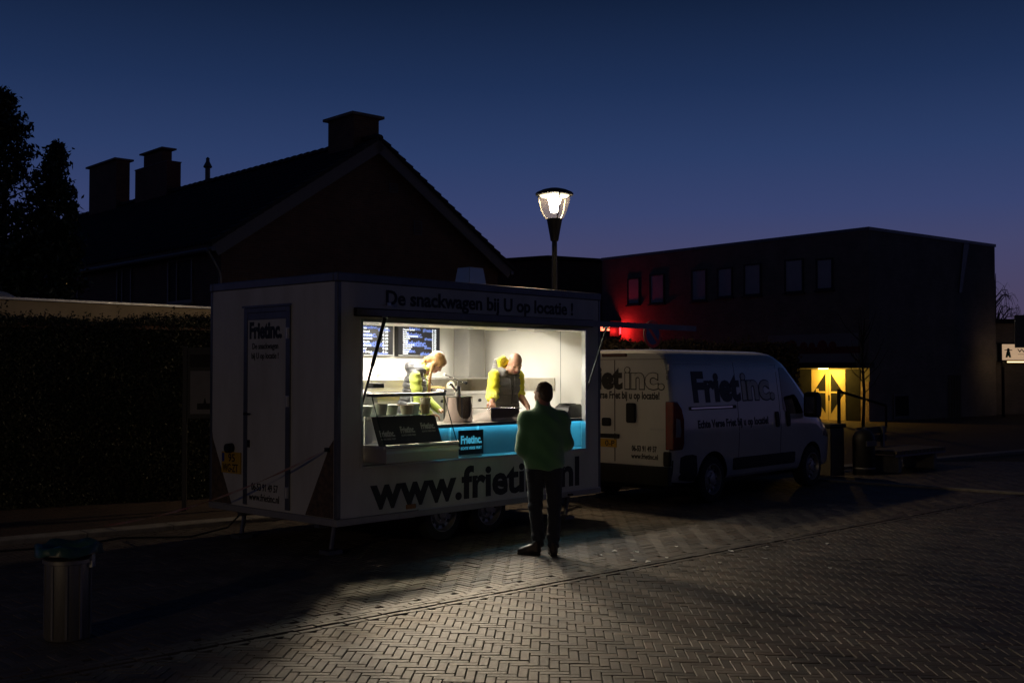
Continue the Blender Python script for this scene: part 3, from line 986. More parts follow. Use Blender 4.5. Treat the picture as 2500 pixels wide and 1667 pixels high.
# holly-like evergreen at the left edge
limbs = []; P = []; N = []
lead = [(0, 0, 6.45), (1.02, .1, 5.55)]
def shoot(base, tip, wmax, n):
    base = np.array(base); tip = np.array(tip)
    for i in range(n):
        t = rng.random()**.8
        c = base+(tip-base)*t
        r = wmax*(1-t)**.75*rng.random()**.4+.05
        a = rng.uniform(0, 2*pi)
        e = c+np.array([cos(a)*r, sin(a)*r, rng.uniform(.05, .38)*(.3+r)])
        k = int(15+13*rng.random())
        q = c+(e-c)*(np.sqrt(rng.uniform(.02, 1, k)))[:, None]+rng.normal(0, .05, (k, 3))
        P.append(q); N.append(unit((e-c)[None]*1.0+rng.normal(0, 1, (k, 3))))
        if i % 3 == 0: limbs.append(([c, c+(e-c)*.6+(0, 0, -.03), e], [.014, .009, .004]))
shoot((0, 0, 1.3), (0, 0, 6.5), 1.75, 430)
shoot((.5, .1, 2.2), (.98, .05, 5.5), 1.05, 260)
shoot((-.7, .2, 2.0), (-.9, .3, 6.0), 1.2, 160)
shoot((.9, .1, 2.0), (1.25, 0.05, 4.4), .75, 120)
limb_tree('evergreen_tree', 'dark glossy-leaved evergreen tree with two pointed tops behind the hedge', (-11.55, 24.9, .045),
          ([(0, 0, 0), (.03, 0, 2), (0, .02, 4), (0, 0, 6.3)], [.13, .1, .06, .012]), limbs, (np.concatenate(P), np.concatenate(N)), M_leaf, .115, .48).scale = (1.22, 1.22, 1.25)
# bare birch-like tree far right
limbs = []
for i in range(46):
    z = rng.uniform(1.9, 6.2); a = rng.uniform(0, 2*pi); l = (7.4-z)*.42*rng.uniform(.6, 1.1)
    p0 = np.array([0, 0, z]); p1 = p0+np.array([cos(a)*l*.6, sin(a)*l*.6, l*.7]); p2 = p0+np.array([cos(a)*l, sin(a)*l, l*.75]); p3 = p2+np.array([cos(a)*.15, sin(a)*.15, -.5*l])
    limbs.append(([p0, p1, p2, p3], [.035, .024, .015, .008]))
    for j in range(5):
        q = p1+(p2-p1)*rng.random(); d = rng.normal(0, .3, 3)
        limbs.append(([q, q+d*.6+(0, 0, .1), q+d+(0, 0, -.35)], [.012, .009, .005]))
limb_tree('bare_tree', 'leafless tree with drooping twigs against the sky beyond the brick building', (26.4, 60, 0),
          ([(0, 0, 0), (.05, 0, 2.5), (0, 0, 5), (0.05, 0, 7.2)], [.16, .12, .06, .015]), limbs, None, None, 0)
# young bare tree beside the entrance
limbs = []
for i in range(22):
    z = rng.uniform(1.0, 3.0); a = rng.uniform(0, 2*pi); l = rng.uniform(.5, 1.2)
    p0 = np.array([0, 0, z]); p1 = p0+np.array([cos(a)*l*.5, sin(a)*l*.5, l*.5]); p2 = p0+np.array([cos(a)*l*.8, sin(a)*l*.8, l*1.05])
    limbs.append(([p0, p1, p2], [.02, .012, .005]))
limb_tree('bare_tree', 'young leafless tree standing in front of the yellow entrance door', (11.35, 35.6, 0),
          ([(0, 0, 0), (.05, 0, 1.2), (0, .02, 2.4), (.08, 0, 3.6)], [.055, .045, .03, .01]), limbs, None, None, 0)

# ================================================================== snack trailer (local x along the serving side, y inwards)
TL, TWD, ZB, ZT = 4.266, 2.335, 0.33, 2.893
tr = thing('snack_trailer', 'white snack trailer with open lit serving hatch and black web address lettering', 'food trailer', C0, TA)
O_L, O_R, O_B, O_T = 0.29, 3.985, 0.90, 2.43
M_inwall = mat('inner_wall', (0.80, 0.78, 0.72), 0.45, c2=(0.76, 0.74, 0.68), scale=2)
M_floor = mat('rubber_floor', (0.06, 0.06, 0.065), 0.7)
def fw(x, z, d): return (x, -d, z)                 # on the serving side
def ew(x, z, d): return (-d, -x, z)                # on the door end, x measured from right to left reversed
MB().box(.02, TL-.02, .02, TWD-.02, .36, .45).build('floor', M_floor, tr)
w = MB()
w.box(.045, O_L, 0, .04, .405, 2.80).box(O_R, TL-.045, 0, .04, .405, 2.80).box(O_L, O_R, 0, .04, O_T, 2.80).box(O_L, O_R, 0, .04, .405, O_B)
w.build('front_wall', M_panel, tr)
MB().box(.045, TL-.045, TWD-.04, TWD, .405, 2.80).build('back_wall', M_panel, tr)
MB().box(0, .04, .05, TWD-.05, .405, 2.80).build('rear_wall', M_panel, tr)
MB().box(TL-.04, TL, .05, TWD-.05, .405, 2.80).build('nose_wall', M_panel, tr)
MB().box(.02, TL-.02, .02, TWD-.02, 2.82, ZT-.01).build('roof', M_panel, tr)
# inner lining
MB().box(.0445, TL-.0445, TWD-.055, TWD-.0405, .451, 2.60).build('lining', M_inwall, tr)
MB().box(TL-.055, TL-.0405, .042, TWD-.056, .451, 2.60).build('lining', M_inwall, tr)
MB().box(.0405, .055, .042, TWD-.056, .451, 2.60).build('lining', M_inwall, tr)
MB().box(.056, TL-.056, .96, TWD-.056, 2.56, 2.60).build('ceiling', M_inwall, tr)
sof = MB().box(.056, TL-.056, .043, .96, 2.42, 2.60).build('lighting_soffit', M_inwall, tr)
for uu in (2.9,):
    MB().box(TL-.0575, TL-.0555, 0.62, 0.626, 1.35, 2.42).build('wall_seam', M_frame, tr)
MB().box(3.35, 3.356, TWD-.0575, TWD-.0555, 1.8, 2.55).build('wall_seam', M_frame, tr)
# profiles
post = MB()
for (x, y) in ((0, 0), (TL-.045, 0), (0, TWD-.05), (TL-.045, TWD-.05)):
    p = MB().box(x-.004, x+.049, y-.004, y+.054, .40, 2.805).build('corner_post', M_darkalu, tr, bevel=.012)
tb_ = MB().box(-.012, TL+.012, -.012, .06, 2.80, ZT).box(-.012, TL+.012, TWD-.06, TWD+.012, 2.80, ZT).box(-.012, .06, .06, TWD-.06, 2.80, ZT).box(TL-.06, TL+.012, .06, TWD-.06, 2.80, ZT)
tb_.build('roof_rail', M_darkalu, tr, bevel=.012)
MB().box(-.008, TL+.008, -.006, .06, ZB, .40).box(-.008, TL+.008, TWD-.06, TWD+.006, ZB, .40).box(-.008, .06, .06, TWD-.06, ZB, .40).box(TL-.06, TL+.008, .06, TWD-.06, ZB, .40).build('chassis_rail', mat('grey_rail', (.36, .35, .34), .45, .3, c2=(.3, .29, .28), scale=4), tr, bevel=.006)
MB().box(1.1, TL-.03, -.012, -.0065, .398, .412).build('rail_edge', M_alu, tr)
# opening frame
fr = MB()
t = .035
fr.box(O_L, O_L+t, -.012, .055, O_B, O_T).box(O_R-t, O_R, -.012, .055, O_B, O_T).box(O_L+t, O_R-t, -.012, .055, O_T-.03, O_T).box(O_L+t, O_R-t, -.012, .055, O_B, O_B+.02)
fr.build('hatch_frame', M_alu, tr, bevel=.004)
MB().box(.2, 4.1, -.03, -.001, 2.455, 2.545).build('hinge_bar', M_black, tr, bevel=.01)
# hatch: flap propped open on two gas struts
hz0, hz1, hv = 2.50, 2.40, -1.51
def fl(u, s, d): return (u, -.03+(hv+.03)*s, hz0+(hz1-hz0)*s+d)
hp_ = MB().hexa([fl(.24, 0, -.022), fl(4.15, 0, -.022), fl(4.15, 1, -.022), fl(.24, 1, -.022), fl(.24, 0, .022), fl(4.15, 0, .022), fl(4.15, 1, .022), fl(.24, 1, .022)])
hp_.v = hp_.v
hatch = hp_.build('hatch', mat('hatch_skin', (.05, .05, .055), .5, c2=(.035, .035, .04), scale=3), tr)
fixn(hatch)
def flbar(u0, u1, s0, s1, d0, d1): return MB().hexa([fl(u0, s1, d0), fl(u1, s1, d0), fl(u1, s0, d0), fl(u0, s0, d0), fl(u0, s1, d1), fl(u1, s1, d1), fl(u1, s0, d1), fl(u0, s0, d1)])
for a in ((.22, 4.17, .97, 1.012), (.22, .27, 0.0, .969), (4.12, 4.17, 0.0, .969)):
    q = flbar(a[0], a[1], a[2], a[3], -.032, .03).build('hatch_edge', M_darkalu, hatch); fixn(q)
for (u, vb) in ((.36, .10), (4.0, .10)):
    p0 = Vector((u, vb-.03, 1.50)); p1 = Vector((u, -.31, 2.435))
    pm = p0.lerp(p1, .5)
    st = MB().cyl(p0, pm, .013, n=10).build('strut', M_black if u < 1 else M_darkalu, tr, smooth=True, autosm=40)
    MB().cyl(pm-(p1-p0)*.02, p1, .02 if u < 1 else .014, n=10).build('strut_tube', M_black if u < 1 else M_darkalu, st, smooth=True, autosm=40)
    MB().prism([(-.37, 2.47), (-.25, 2.475), (-.30, 2.40)], lambda p, q, d: (u+d, p, q), -.006, .006).build('strut_bracket', M_alu, st); fixn(st.children[-1])
    MB().box(u-.02, u+.02, .056, .09, 1.46, 1.53).build('strut_foot', M_alu, st)
# counter, ledge, glowing blue front
M_ctop = mat('counter_top', (0.40, 0.34, 0.29), 0.38, 0.1, c2=(0.36, .30, .26), scale=8, rough2=.5)
M_ledge = mat('white_ledge', (0.55, 0.57, 0.6), .35)
M_bluep = mat('counter_front', (0.22, 0.28, 0.31), .5, c2=(0.19, .25, .28), scale=3)
M_blue = mat('blue_led', (0, 0, 0), .5, emit=(0.08, 0.60, 0.90), estr=14.0)
MB().box(1.39, 4.205, .06, .66, 1.272, 1.30).build('counter', M_ctop, tr, bevel=.004)
MB().box(1.39, 4.205, .056, .0595, 1.262, 1.298).build('counter_edge', M_darkalu, tr)
MB().box(.057, 4.205, .058, .55, .88, .915).build('ledge', M_ledge, tr)
MB().box(1.40, 4.205, .27, .29, .916, 1.271).build('counter_front', M_bluep, tr)
MB().box(1.385, 1.40, .062, .66, .916, 1.271).build('counter_side', M_bluep, tr)
MB().box(1.405, 4.20, .29, .66, .46, .50).box(1.405, 4.2, .6, .66, .5, 1.271).build('counter_back', M_steel, tr)
MB().box(1.45, 4.19, .215, .235, 1.258, 1.2715).build('led_strip', M_blue, tr)
MB().box(4.188, 4.20, .06, .072, .95, 1.25).build('led_strip', M_blue, tr)
for u in (1.82, 2.27):
    MB().box(u-.008, u+.008, .245, .269, .917, 1.27).build('front_batten', M_ledge, tr)
MB().box(.058, 1.38, .05, .62, .916, .958).build('display_shelf', M_steel, tr)
# ceiling spots
M_spot = mat('spot_glass', (1, 1, 1), .4, emit=(1.0, 0.93, 0.80), estr=14)
for u, v in ((.98, .60), (1.80, .66), (2.56, .68), (3.37, .72), (4.02, .74)):
    r_ = MB().lathe([(.034, 2.4195), (.052, 2.4195), (.056, 2.415), (.05, 2.411), (.036, 2.413)], 20, (u, v, 0)).build('spot_ring', M_alu, tr, smooth=True)
    MB().cyl((u, v, 2.4145), (u, v, 2.4185), .035, n=20).build('spot_glass', M_spot, r_)
    ld = bpy.data.lights.new('spot_light', 'SPOT'); ld.shadow_soft_size = .04; ld.energy = P_SPOT; ld.color = (1.0, .80, .55)
    ld.spot_size = radians(52); ld.spot_blend = 1.0
    ld.energy *= (.12 if u > 3.9 else .35 if u > 3 else 1)
    lo_ = link(bpy.data.objects.new('spot_light', ld), tr); lo_.location = (u, v, 2.403)
    lo_.rotation_euler = Vector((-.60, -1.0, -.60)).to_track_quat('-Z', 'Y').to_euler()   # swivelled out towards the street
ld = bpy.data.lights.new('added_ceiling_fill', 'AREA'); ld.shape = 'RECTANGLE'; ld.size = 2.9; ld.size_y = .12; ld.energy = 135; ld.color = (1.0, .94, .82)  # added strip light, unseen behind the soffit, evens out the interior
lo_ = link(bpy.data.objects.new('added_ceiling_fill', ld), tr); lo_.location = (1.95, 1.16, 2.50)
MB().box(.3, 3.3, 1.08, 1.24, 2.505, 2.556).build('added_fill_housing', M_white, tr)  # housing for the added strip light
# door end
def erect(a): return a
dk = M_darkalu
d0, d1 = .78, 1.635
MB().box(-.02, -.001, d0, d0+.075, .43, 2.585).box(-.02, -.001, d1-.075, d1, .43, 2.585).box(-.02, -.001, d0+.075, d1-.075, 2.53, 2.585).build('door_frame', dk, tr, bevel=.004)
door = MB().box(-.014, -.001, d0+.0765, d1-.0765, .435, 2.452).build('door', M_panel, tr)
MB().box(-.017, -.001, d0+.0765, d1-.0765, 2.455, 2.527).build('door_vent', M_darkalu, door)
MB().box(-.032, -.021, d0-.02, d1+.02, 2.588, 2.61).build('rain_strip', M_darkalu, door)
for z in (2.24, 1.52, .56):
    MB().cyl((-.03, d0+.03, z), (-.03, d0+.03, z+.11), .018, n=10).box(-.026, -.0205, d0+.005, d0+.07, z-.005, z+.115).build('hinge', M_alu, door)
MB().box(-.05, -.0215, d1-.065, d1-.045, 1.41, 1.44).box(-.05, -.035, d1-.15, d1-.0655, 1.415, 1.435).build('door_handle', M_black, door)
MB().box(-.022, -.0145, d1-.125, d1-.08, 1.06, 1.14).build('door_lock', M_black, door)
DT = d1-.0765
def dfn(x0, z0): return lambda x, y, d: (-.0145-d, x0-x, z0+y)
lettering('lettering', 'Frietinc.', .60, .165, dfn(1.525, 2.255), M_ink, door, bold=.045)
lettering('lettering', 'De snackwagen', .48, .062, dfn(1.47, 2.135), M_ink, door, bold=.015)
lettering('lettering', 'bij U op locatie !', .50, .062, dfn(1.485, 2.03), M_ink, door, bold=.015)
lettering('lettering', '06-53 91 49 57', .49, .075, dfn(1.475, .60), M_ink, door, bold=.015)
lettering('lettering', 'www.frietinc.nl', .56, .075, dfn(1.52, .49), M_ink, door, bold=.015)
# dark printed lower corners of the door end
M_print = mat('food_print', (0.045, 0.03, 0.018), .5, c2=(0.16, .10, .05), scale=14, detail=6)
MB().prism([(.056, .41), (.52, .41), (.12, 1.13), (.056, 1.2)], lambda p, q, d: (d, p, q), -.004, -.0005).build('corner_print', M_print, tr); fixn(tr.children[-1])
MB().prism([(2.28, .41), (1.88, .41), (2.27, 1.13), (2.28, 1.2)], lambda p, q, d: (d, p, q), -.004, -.0005).build('corner_print', M_print, tr); fixn(tr.children[-1])
M_plate = mat('yellow_plate', (0.55, 0.33, 0.02), .45)
pl = MB().box(-.02, -.001, 1.69, 2.06, .755, .99).build('number_plate', M_plate, tr, bevel=.004)
MB().box(-.0225, -.0205, 2.0, 2.045, .88, .975).build('plate_band', mat('plate_blue', (.02, .05, .3), .5), pl)
lettering('plate_letters', '95', .13, .085, lambda x, y, d: (-.0205-d, 1.92-x, .885+y), M_ink, pl, bold=.01)
lettering('plate_letters', 'WG-ZT', .30, .085, lambda x, y, d: (-.0205-d, 2.03-x, .772+y), M_ink, pl, bold=.01)
MB().lathe([(.0, -.08), (.05, -.075), (.055, -.02), (.055, -.001)], 16, (0, 1.88, 1.035), axis='x').build('plate_lamp', M_black, tr)
MB().box(-.03, -.001, .11, .17, 1.08, 1.12).build('tape_hook', M_black, tr)
# serving-side lettering
lettering('letter', 'www.frietinc.nl', 3.40, .335, lambda x, y, d: (.43+x, -.001-d, .475+y), M_ink, tr, bold=.03, halo='split')
lettering('letter', 'De snackwagen bij U op locatie !', 3.08, .145, lambda x, y, d: (.635+x, -.001-d, 2.595+y), M_ink, tr, bold=.028, halo='split')
MB().box(.92, 1.06, -.012, -.001, .425, .475).build('side_marker', mat('amber_marker', (.35, .15, .03), .4), tr, bevel=.006)
MB().box(3.6, 3.68, -.03, -.0065, .345, .37).build('latch', M_black, tr)
for (u, z) in ((.3, 2.51), (.62, 2.62)):
    MB().box(u, u+.05, -.045, -.031, z-.04, z-.01).build('hatch_catch', M_alu, tr)
# running gear
M_rim = mat('steel_rim', (0.40, 0.39, 0.37), .45, .7, c2=(.32, .31, .3), scale=10)
def wheel(parent, c, r, wdt, axis_y=1, name='wheel'):
    w = MB().lathe([(r*.62, 0), (r*.8, -.004), (r*.94, .008), (r, .035), (r, wdt-.035), (r*.94, wdt-.008), (r*.62, wdt)], 40, c, axis='y').build(name, M_rubber, parent, smooth=True, autosm=35)
    rim = MB().lathe([(r*.655, -.006), (r*.63, -.006), (r*.6, .02), (r*.56, .05), (r*.44, .055), (r*.36, .03), (r*.2, .025), (r*.19, .005), (r*.12, 0), (0.0, 0)], 40, c, axis='y').build('rim', M_rim, w, smooth=True, autosm=35)
    hl = MB()
    for i in range(10):
        a = 2*pi*i/10
        hl.cyl((c[0]+r*.49*cos(a), c[1]+.045, c[2]+r*.49*sin(a)), (c[0]+r*.49*cos(a), c[1]+.06, c[2]+r*.49*sin(a)), r*.062, n=10)
    hl.build('rim_holes', M_black, w)['kind'] = 'stuff'
    bo = MB()
    for i in range(5):
        a = 2*pi*i/5+.3
        bo.cyl((c[0]+r*.27*cos(a), c[1]+.0, c[2]+r*.27*sin(a)), (c[0]+r*.27*cos(a), c[1]+.03, c[2]+r*.27*sin(a)), r*.035, n=6)
    bo.build('wheel_nuts', M_alu, w)['kind'] = 'stuff'
    return w
for u in (1.60, 2.34):
    wheel(tr, (u, .13, .30), .30, .17)
    wheel(tr, (u, TWD-.3, .30), .30, .17)
MB().box(1.5, 2.45, .33, .40, .26, .33).box(1.97-.05, 1.97+.05, .4, TWD-.4, .25, .35).box(.1, TL-.1, .42, .5, .27, .36).box(.1, TL-.1, TWD-.5, TWD-.42, .27, .36).build('axle_frame', M_darkalu, tr)
# corner steadies and drawbar
for (u, v) in ((.25, .35), (.25, TWD-.35), (TL-.3, .3), (TL-.3, TWD-.35)):
    MB().tube([(u, v, .33), (u-.05, v, .05)], .025, 8).box(u-.14, u+.04, v-.08, v+.08, .0025, .045).build('steady', M_darkalu, tr)
MB().hexa([(TL, .75, .36), (TL+.95, 1.12, .40), (TL+.95, 1.2, .40), (TL, .85, .36), (TL, .75, .44), (TL+.95, 1.12, .46), (TL+.95, 1.2, .46), (TL, .85, .44)]).hexa([(TL, 1.5, .36), (TL+.95, 1.205, .40), (TL+.95, 1.285, .40), (TL, 1.6, .36), (TL, 1.5, .44), (TL+.95, 1.205, .46), (TL+.95, 1.285, .46), (TL, 1.6, .44)]).build('drawbar', M_darkalu, tr)
MB().cyl((TL+.7, 1.2, .10), (TL+.7, 1.2, .62), .03, n=10).cyl((TL+.7, 1.17, .10), (TL+.7, 1.23, .10), .10, n=16).build('jockey_wheel', M_darkalu, tr)
# roof ventilator
MB().hexa([(2.92, 1.05, ZT-.012), (3.27, 1.05, ZT-.012), (3.27, 1.35, ZT-.012), (2.92, 1.35, ZT-.012), (2.97, 1.09, 3.22), (3.22, 1.09, 3.22), (3.22, 1.31, 3.22), (2.97, 1.31, 3.22)]).build('roof_vent', M_alu, tr, bevel=.008)
# fitted kitchen at the back
M_warmsteel = mat('splash_steel', (0.56, .53, .46), .38, .9, rough2=.5, scale=6, c2=(.5, .45, .36))
MB().box(1.5, 4.20, 1.63, TWD-.057, .451, 1.58).build('fryer_unit', M_steel, tr, bevel=.006)
MB().box(1.48, 4.205, 1.60, TWD-.057, 1.582, 1.63).build('fryer_top', M_polish, tr, bevel=.006)
MB().box(4.196, 4.2095, .72, TWD-.058, 1.632, 1.80).build('splash_back', M_warmsteel, tr)
MB().box(1.6, 4.195, TWD-.075, TWD-.0575, 1.632, 1.80).build('splash_back', M_warmsteel, tr)
MB().box(2.95, 4.19, 1.72, 2.07, 1.785, 1.805).build('hood_shelf', M_steel, tr)
MB().box(3.62, 3.93, 1.75, 2.05, 1.807, 2.558).build('flue_duct', mat('duct_grey', (.20, .19, .17), .5, .25, c2=(.175, .167, .15), scale=4), tr, bevel=.004)
MB().box(1.55, 2.55, 1.72, 2.26, 1.633, 1.79).build('cabinet', M_steel, tr, bevel=.006)
for i in range(3):
    MB().cyl((3.0+i*.35, 1.61, 1.50), (3.0+i*.35, 1.628, 1.50), .022, n=12).build('knob', M_black, tr)
MB().box(3.42, 3.66, .23, .40, 2.395, 2.4185).build('smoke_detector', M_white, tr, bevel=.01)

# ================================================================== things on and behind the counter
def at(u, v, z): return TW(u, v, z)
# menu screens
M_scr = mat('menu_screen', (0.01, 0.01, 0.012), .3, emit=(0.045, 0.045, 0.055), estr=.28)
M_scw = mat('menu_text', (1, 1, 1), .5, emit=(0.80, 0.92, 1.0), estr=1.1)
M_scb = mat('menu_logo', (0.1, 0.15, 0.4), .5, emit=(0.10, 0.17, 0.52), estr=.75)
def screen(label, u0, u1, z0, z1, rows, logos):
    s = thing('menu_screen', label, 'screen', at(u0, 2.235, z0), TA, 'menu screens on the back wall')
    W_, H_ = u1-u0, z1-z0
    b = MB().box(0, W_, -.03, .042, 0, H_).build('housing', M_black, s, bevel=.006)
    p = MB().box(.012, W_-.012, -.0335, -.0305, .022, H_-.012).build('display', M_scr, s)
    MB().box(.01, W_-.01, -.036, -.031, .004, .018).build('bottom_bezel', M_alu, s)
    for (txt, x, z, w, h) in logos:
        lettering('logo', txt, w*W_, h*H_, lambda a, b_, d: (x*W_+a, -.0338-d*.3, z*H_+b_), M_scb, p, bold=.05, ext=.001)
    n = len(rows)
    for i, (a, pr, wa) in enumerate(rows):
        z = H_*(.93-.86*(i+.5)/n)-.011
        lettering('menu_line', a, wa*W_, .026 if n < 10 else .021, lambda x, y, d: (.115*W_+x, -.0352-d*.3, z+y), M_scw, p, bold=.02, ext=.001)
        lettering('menu_price', pr, .10*W_, .026 if n < 10 else .021, lambda x, y, d: (.80*W_+x, -.0352-d*.3, z+y), M_scw, p, bold=.02, ext=.001)
    return s
screen('menu screen listing chips with sauces, partly hidden by the gas strut', 1.72, 2.66, 2.09, 2.50,
       [('Friet mayo', '€ 2,50', .40), ('Friet speciaal', '€ 3,00', .45), ('Friet appelmoes', '€ 2,50', .50), ('Friet pindasaus', '€ 2,75', .50), ('Friet satésaus', '€ 3,75', .45), ('Friet stoofvlees', '€ 5,00', .48), ('Friet oorlog', '€ 4,25', .40), ('Hele portie friet', '€ 6,-', .50)],
       [('Frietinc.', .42, .86, .3, .09), ('#Frietinc.', .72, .80, .22, .10), ('Frietinc.', .30, .60, .40, .15), ('Frietinc.', .40, .30, .45, .17), ('Frietinc.', .24, .12, .28, .11), ('#Frietinc.', .58, .03, .34, .10)])
screen('menu screen listing snacks and prices above the woman in the vest', 2.74, 3.51, 2.09, 2.49,
       [('Frikandel speciaal', '€ 3,00', .27), ('Kroket', '€ 1,90', .09), ('Bamiblok', '€ 2,00', .13), ('Bamischijf (vegetarisch)', '€ 2,00', .35), ('Kaassoufle', '€ 2,00', .16), ('Kipcorn', '€ 2,00', .11), ('Viandel', '€ 2,00', .11), ('Kip-Nuggets (6 st)', '€ 3,00', .26), ('Goulashkroket', '€ 2,00', .21), ('Hete Donder', '€ 2,50', .18), ('Mexicano', '€ 2,50', .14), ('Sitostick', '€ 3,00', .12)],
       [('Frietinc.', .26, .88, .27, .09), ('#Frietinc.', .58, .83, .24, .10), ('Frietinc.', .20, .64, .37, .16), ('#Frietinc.', .62, .55, .2, .08), ('Frietinc.', .18, .34, .50, .19), ('#Frietinc.', .62, .26, .16, .06), ('Frietinc.', .14, .13, .27, .10), ('#Frietinc.', .52, .02, .30, .12)])

# refrigerated display case
vi = thing('display_case', 'slanted glass refrigerated display case standing out through the serving hatch', 'display case', at(.34, 0, .959), TA)
vw, vf, vb = 1.02, -.36, .42
M_vbase = mat('case_steel', (.50, .46, .42), .42, .85, rough2=.55, scale=6)
MB().box(0, vw, vf, vb, .0, .155).build('base', M_vbase, vi, bevel=.008)
MB().tube([(0.0, vf+.01, .172), (vw, vf+.01, .172)], .018, 10).build('front_rail', M_alu, vi, smooth=True, autosm=50)
MB().box(-.006, vw+.006, vf-.008, vf-.0005, .100, .125).build('base_trim', M_alu, vi)
for x in (-.012, vw+.0005): MB().box(x, x+.0115, vf+.03, vb, .145, .175).build('side_rail', M_alu, vi)
MB().box(.02, vw-.02, vf+.04, vb-.02, .1555, .162).build('inner_tray', M_polish, vi)
tz = .70
def gl(name, a): return MB().hexa(a).build(name, M_glass, vi)
gl('front_glass', [(.01, vf+.035, .18), (vw-.01, vf+.035, .18), (vw-.01, vf+.041, .18), (.01, vf+.041, .18), (.01, -.125, tz-.03), (vw-.01, -.125, tz-.03), (vw-.01, -.119, tz-.03), (.01, -.119, tz-.03)])
for x in (.0, vw-.006):
    gl('side_glass', [(x, vf+.045, .176), (x+.006, vf+.045, .176), (x+.006, vb, .176), (x, vb, .176), (x, -.115, tz-.03), (x+.006, -.115, tz-.03), (x+.006, vb, tz-.03), (x, vb, tz-.03)])
    MB().tube([(x+.003, vf+.03, .18), (x+.003, -.13, tz-.03)], .006, 6).build('glass_edge', mat('glass_edge', (.02, .045, .035), .2), vi)
MB().box(-.01, vw+.01, -.15, -.05, tz-.03, tz+.005).build('top_bar', M_darkalu, vi, bevel=.006)
MB().box(-.012, vw+.012, -.05, vb, tz-.012, tz+.001).build('top_plate', M_glass, vi)
MB().box(-.018, .004, vb-.03, vb, .162, tz-.032).box(vw-.004, vw+.018, vb-.03, vb, .162, tz-.032).build('upright', M_alu, vi)
MB().box(vw-.03, vw+.014, -.155, -.04, tz+.006, tz+.03).build('bar_end', M_polish, vi, bevel=.004)
MB().box(.012, vw-.012, -.06, .30, .468, .474).build('glass_shelf', mat('shelf_glass', (.28, .42, .36), .1, spec=.6), vi)
for x in (.1, .5, .9):
    MB().cyl((x, .10, .163), (x, .10, .467), .008, n=8).build('shelf_post', M_polish, vi)
# three black printed panels inside the case
M_blk = mat('black_card', (.018, .018, .019), .55)
M_gry = mat('grey_print', (.42, .41, .38), .6)
bd = thing('display_board', 'black printed board under the glass shelf inside the display case', 'board', at(.34, 0, 1.122), TA)
MB().hexa([(.05, -.20, 0.0), (.93, -.20, 0.0), (.93, -.185, 0.0), (.05, -.185, 0.0), (.05, -.075, .30), (.93, -.075, .30), (.93, -.06, .30), (.05, -.06, .30)]).build('panel', M_blk, bd)
for i, (x, y0) in enumerate(((.09, .05), (.38, .08), (.68, .11))):
    fn = lambda a, b_, d, x=x, y0=y0: (x+a, -.2025+(.125/.30)*(y0+b_)-d*.6, y0+b_)
    lettering('lettering', 'Frietinc.', .20, .06, lambda a, b_, d: fn(a, b_+.05, d+.002), M_gry, bd, bold=.04)
    lettering('lettering', 'ECHTE VERSE FRIET', .20, .016, lambda a, b_, d: fn(a, b_+.015, d+.002), M_gry, bd, bold=.01)
# tubs of sauce and salad on the shelf
M_tub = mat('clear_tub', (.62, .60, .52), .3, c2=(.55, .52, .44), scale=6)
def tub(label, u, v, z, r, h, c, lid=False):
    t_ = thing('sauce_tub', label, 'tub', at(u, v, z), TA, 'tubs on the shelf of the display case')
    M_c = mat('tub_'+str(c), c, .35, c2=tuple(x*.85 for x in c), scale=15)
    MB().lathe([(0, .001), (r*.78, .001), (r, h), (r*.94, h), (r*.8, h*.75), (0, h*.75)], 20, (0, 0, 0)).build('cup', M_c, t_, smooth=True, autosm=40)
    if lid:
        MB().lathe([(r*1.03, h+.001), (r*1.03, h+.012), (r*.9, h+.018), (0, h+.02)], 20).build('lid', M_white, t_, smooth=True, autosm=40)
Zs = 1.434
tub('wide white lidded tub at the end of the glass shelf by the hatch frame', .43, .08, Zs, .075, .085, (.70, .68, .60), True)
tub('tall white tub standing on the glass shelf beside the wide one', .60, .03, Zs, .07, .12, (.66, .64, .56))
tub('tub with domed clear lid on the glass shelf', .77, .06, Zs, .072, .09, (.68, .62, .50), True)
tub('pinkish tub in the middle of the glass shelf', .95, .02, Zs, .075, .095, (.62, .48, .36))
tub('white tub with lid beside the pinkish tub', 1.09, .07, Zs, .07, .10, (.72, .70, .62), True)
tub('small tub of brown sauce on the glass shelf', 1.22, .02, Zs, .058, .10, (.50, .36, .20))
tub('pale tub stacked on the small brown one', 1.22, .02, Zs+.101, .062, .07, (.66, .58, .44))
tub('yellowish tub at the open end of the glass shelf', 1.22, .20, Zs, .065, .10, (.60, .52, .34))
# black tablet-like sign on the ledge
sn = thing('counter_sign', 'black sign with glowing blue logo letters leaning below the counter', 'sign', at(1.90, .16, .916), TA)
MB().box(-.03, .37, 0, .012, .02, .30).build('board', M_blk, sn)
MB().box(.0, .34, -.01, .04, 0, .0195).build('foot', M_ledge, sn)
M_bl2 = mat('lit_blue_print', (.25, .5, .6), .5, emit=(.06, .42, .62), estr=.55)
lettering('letters', 'Frietinc.', .34, .085, lambda x, y, d: (.0+x, -.0005-d, .15+y), M_bl2, sn, bold=.04)
lettering('letters', 'ECHTE VERSE FRIET', .34, .03, lambda x, y, d: (.0+x, -.0005-d, .08+y), M_bl2, sn, bold=.012)
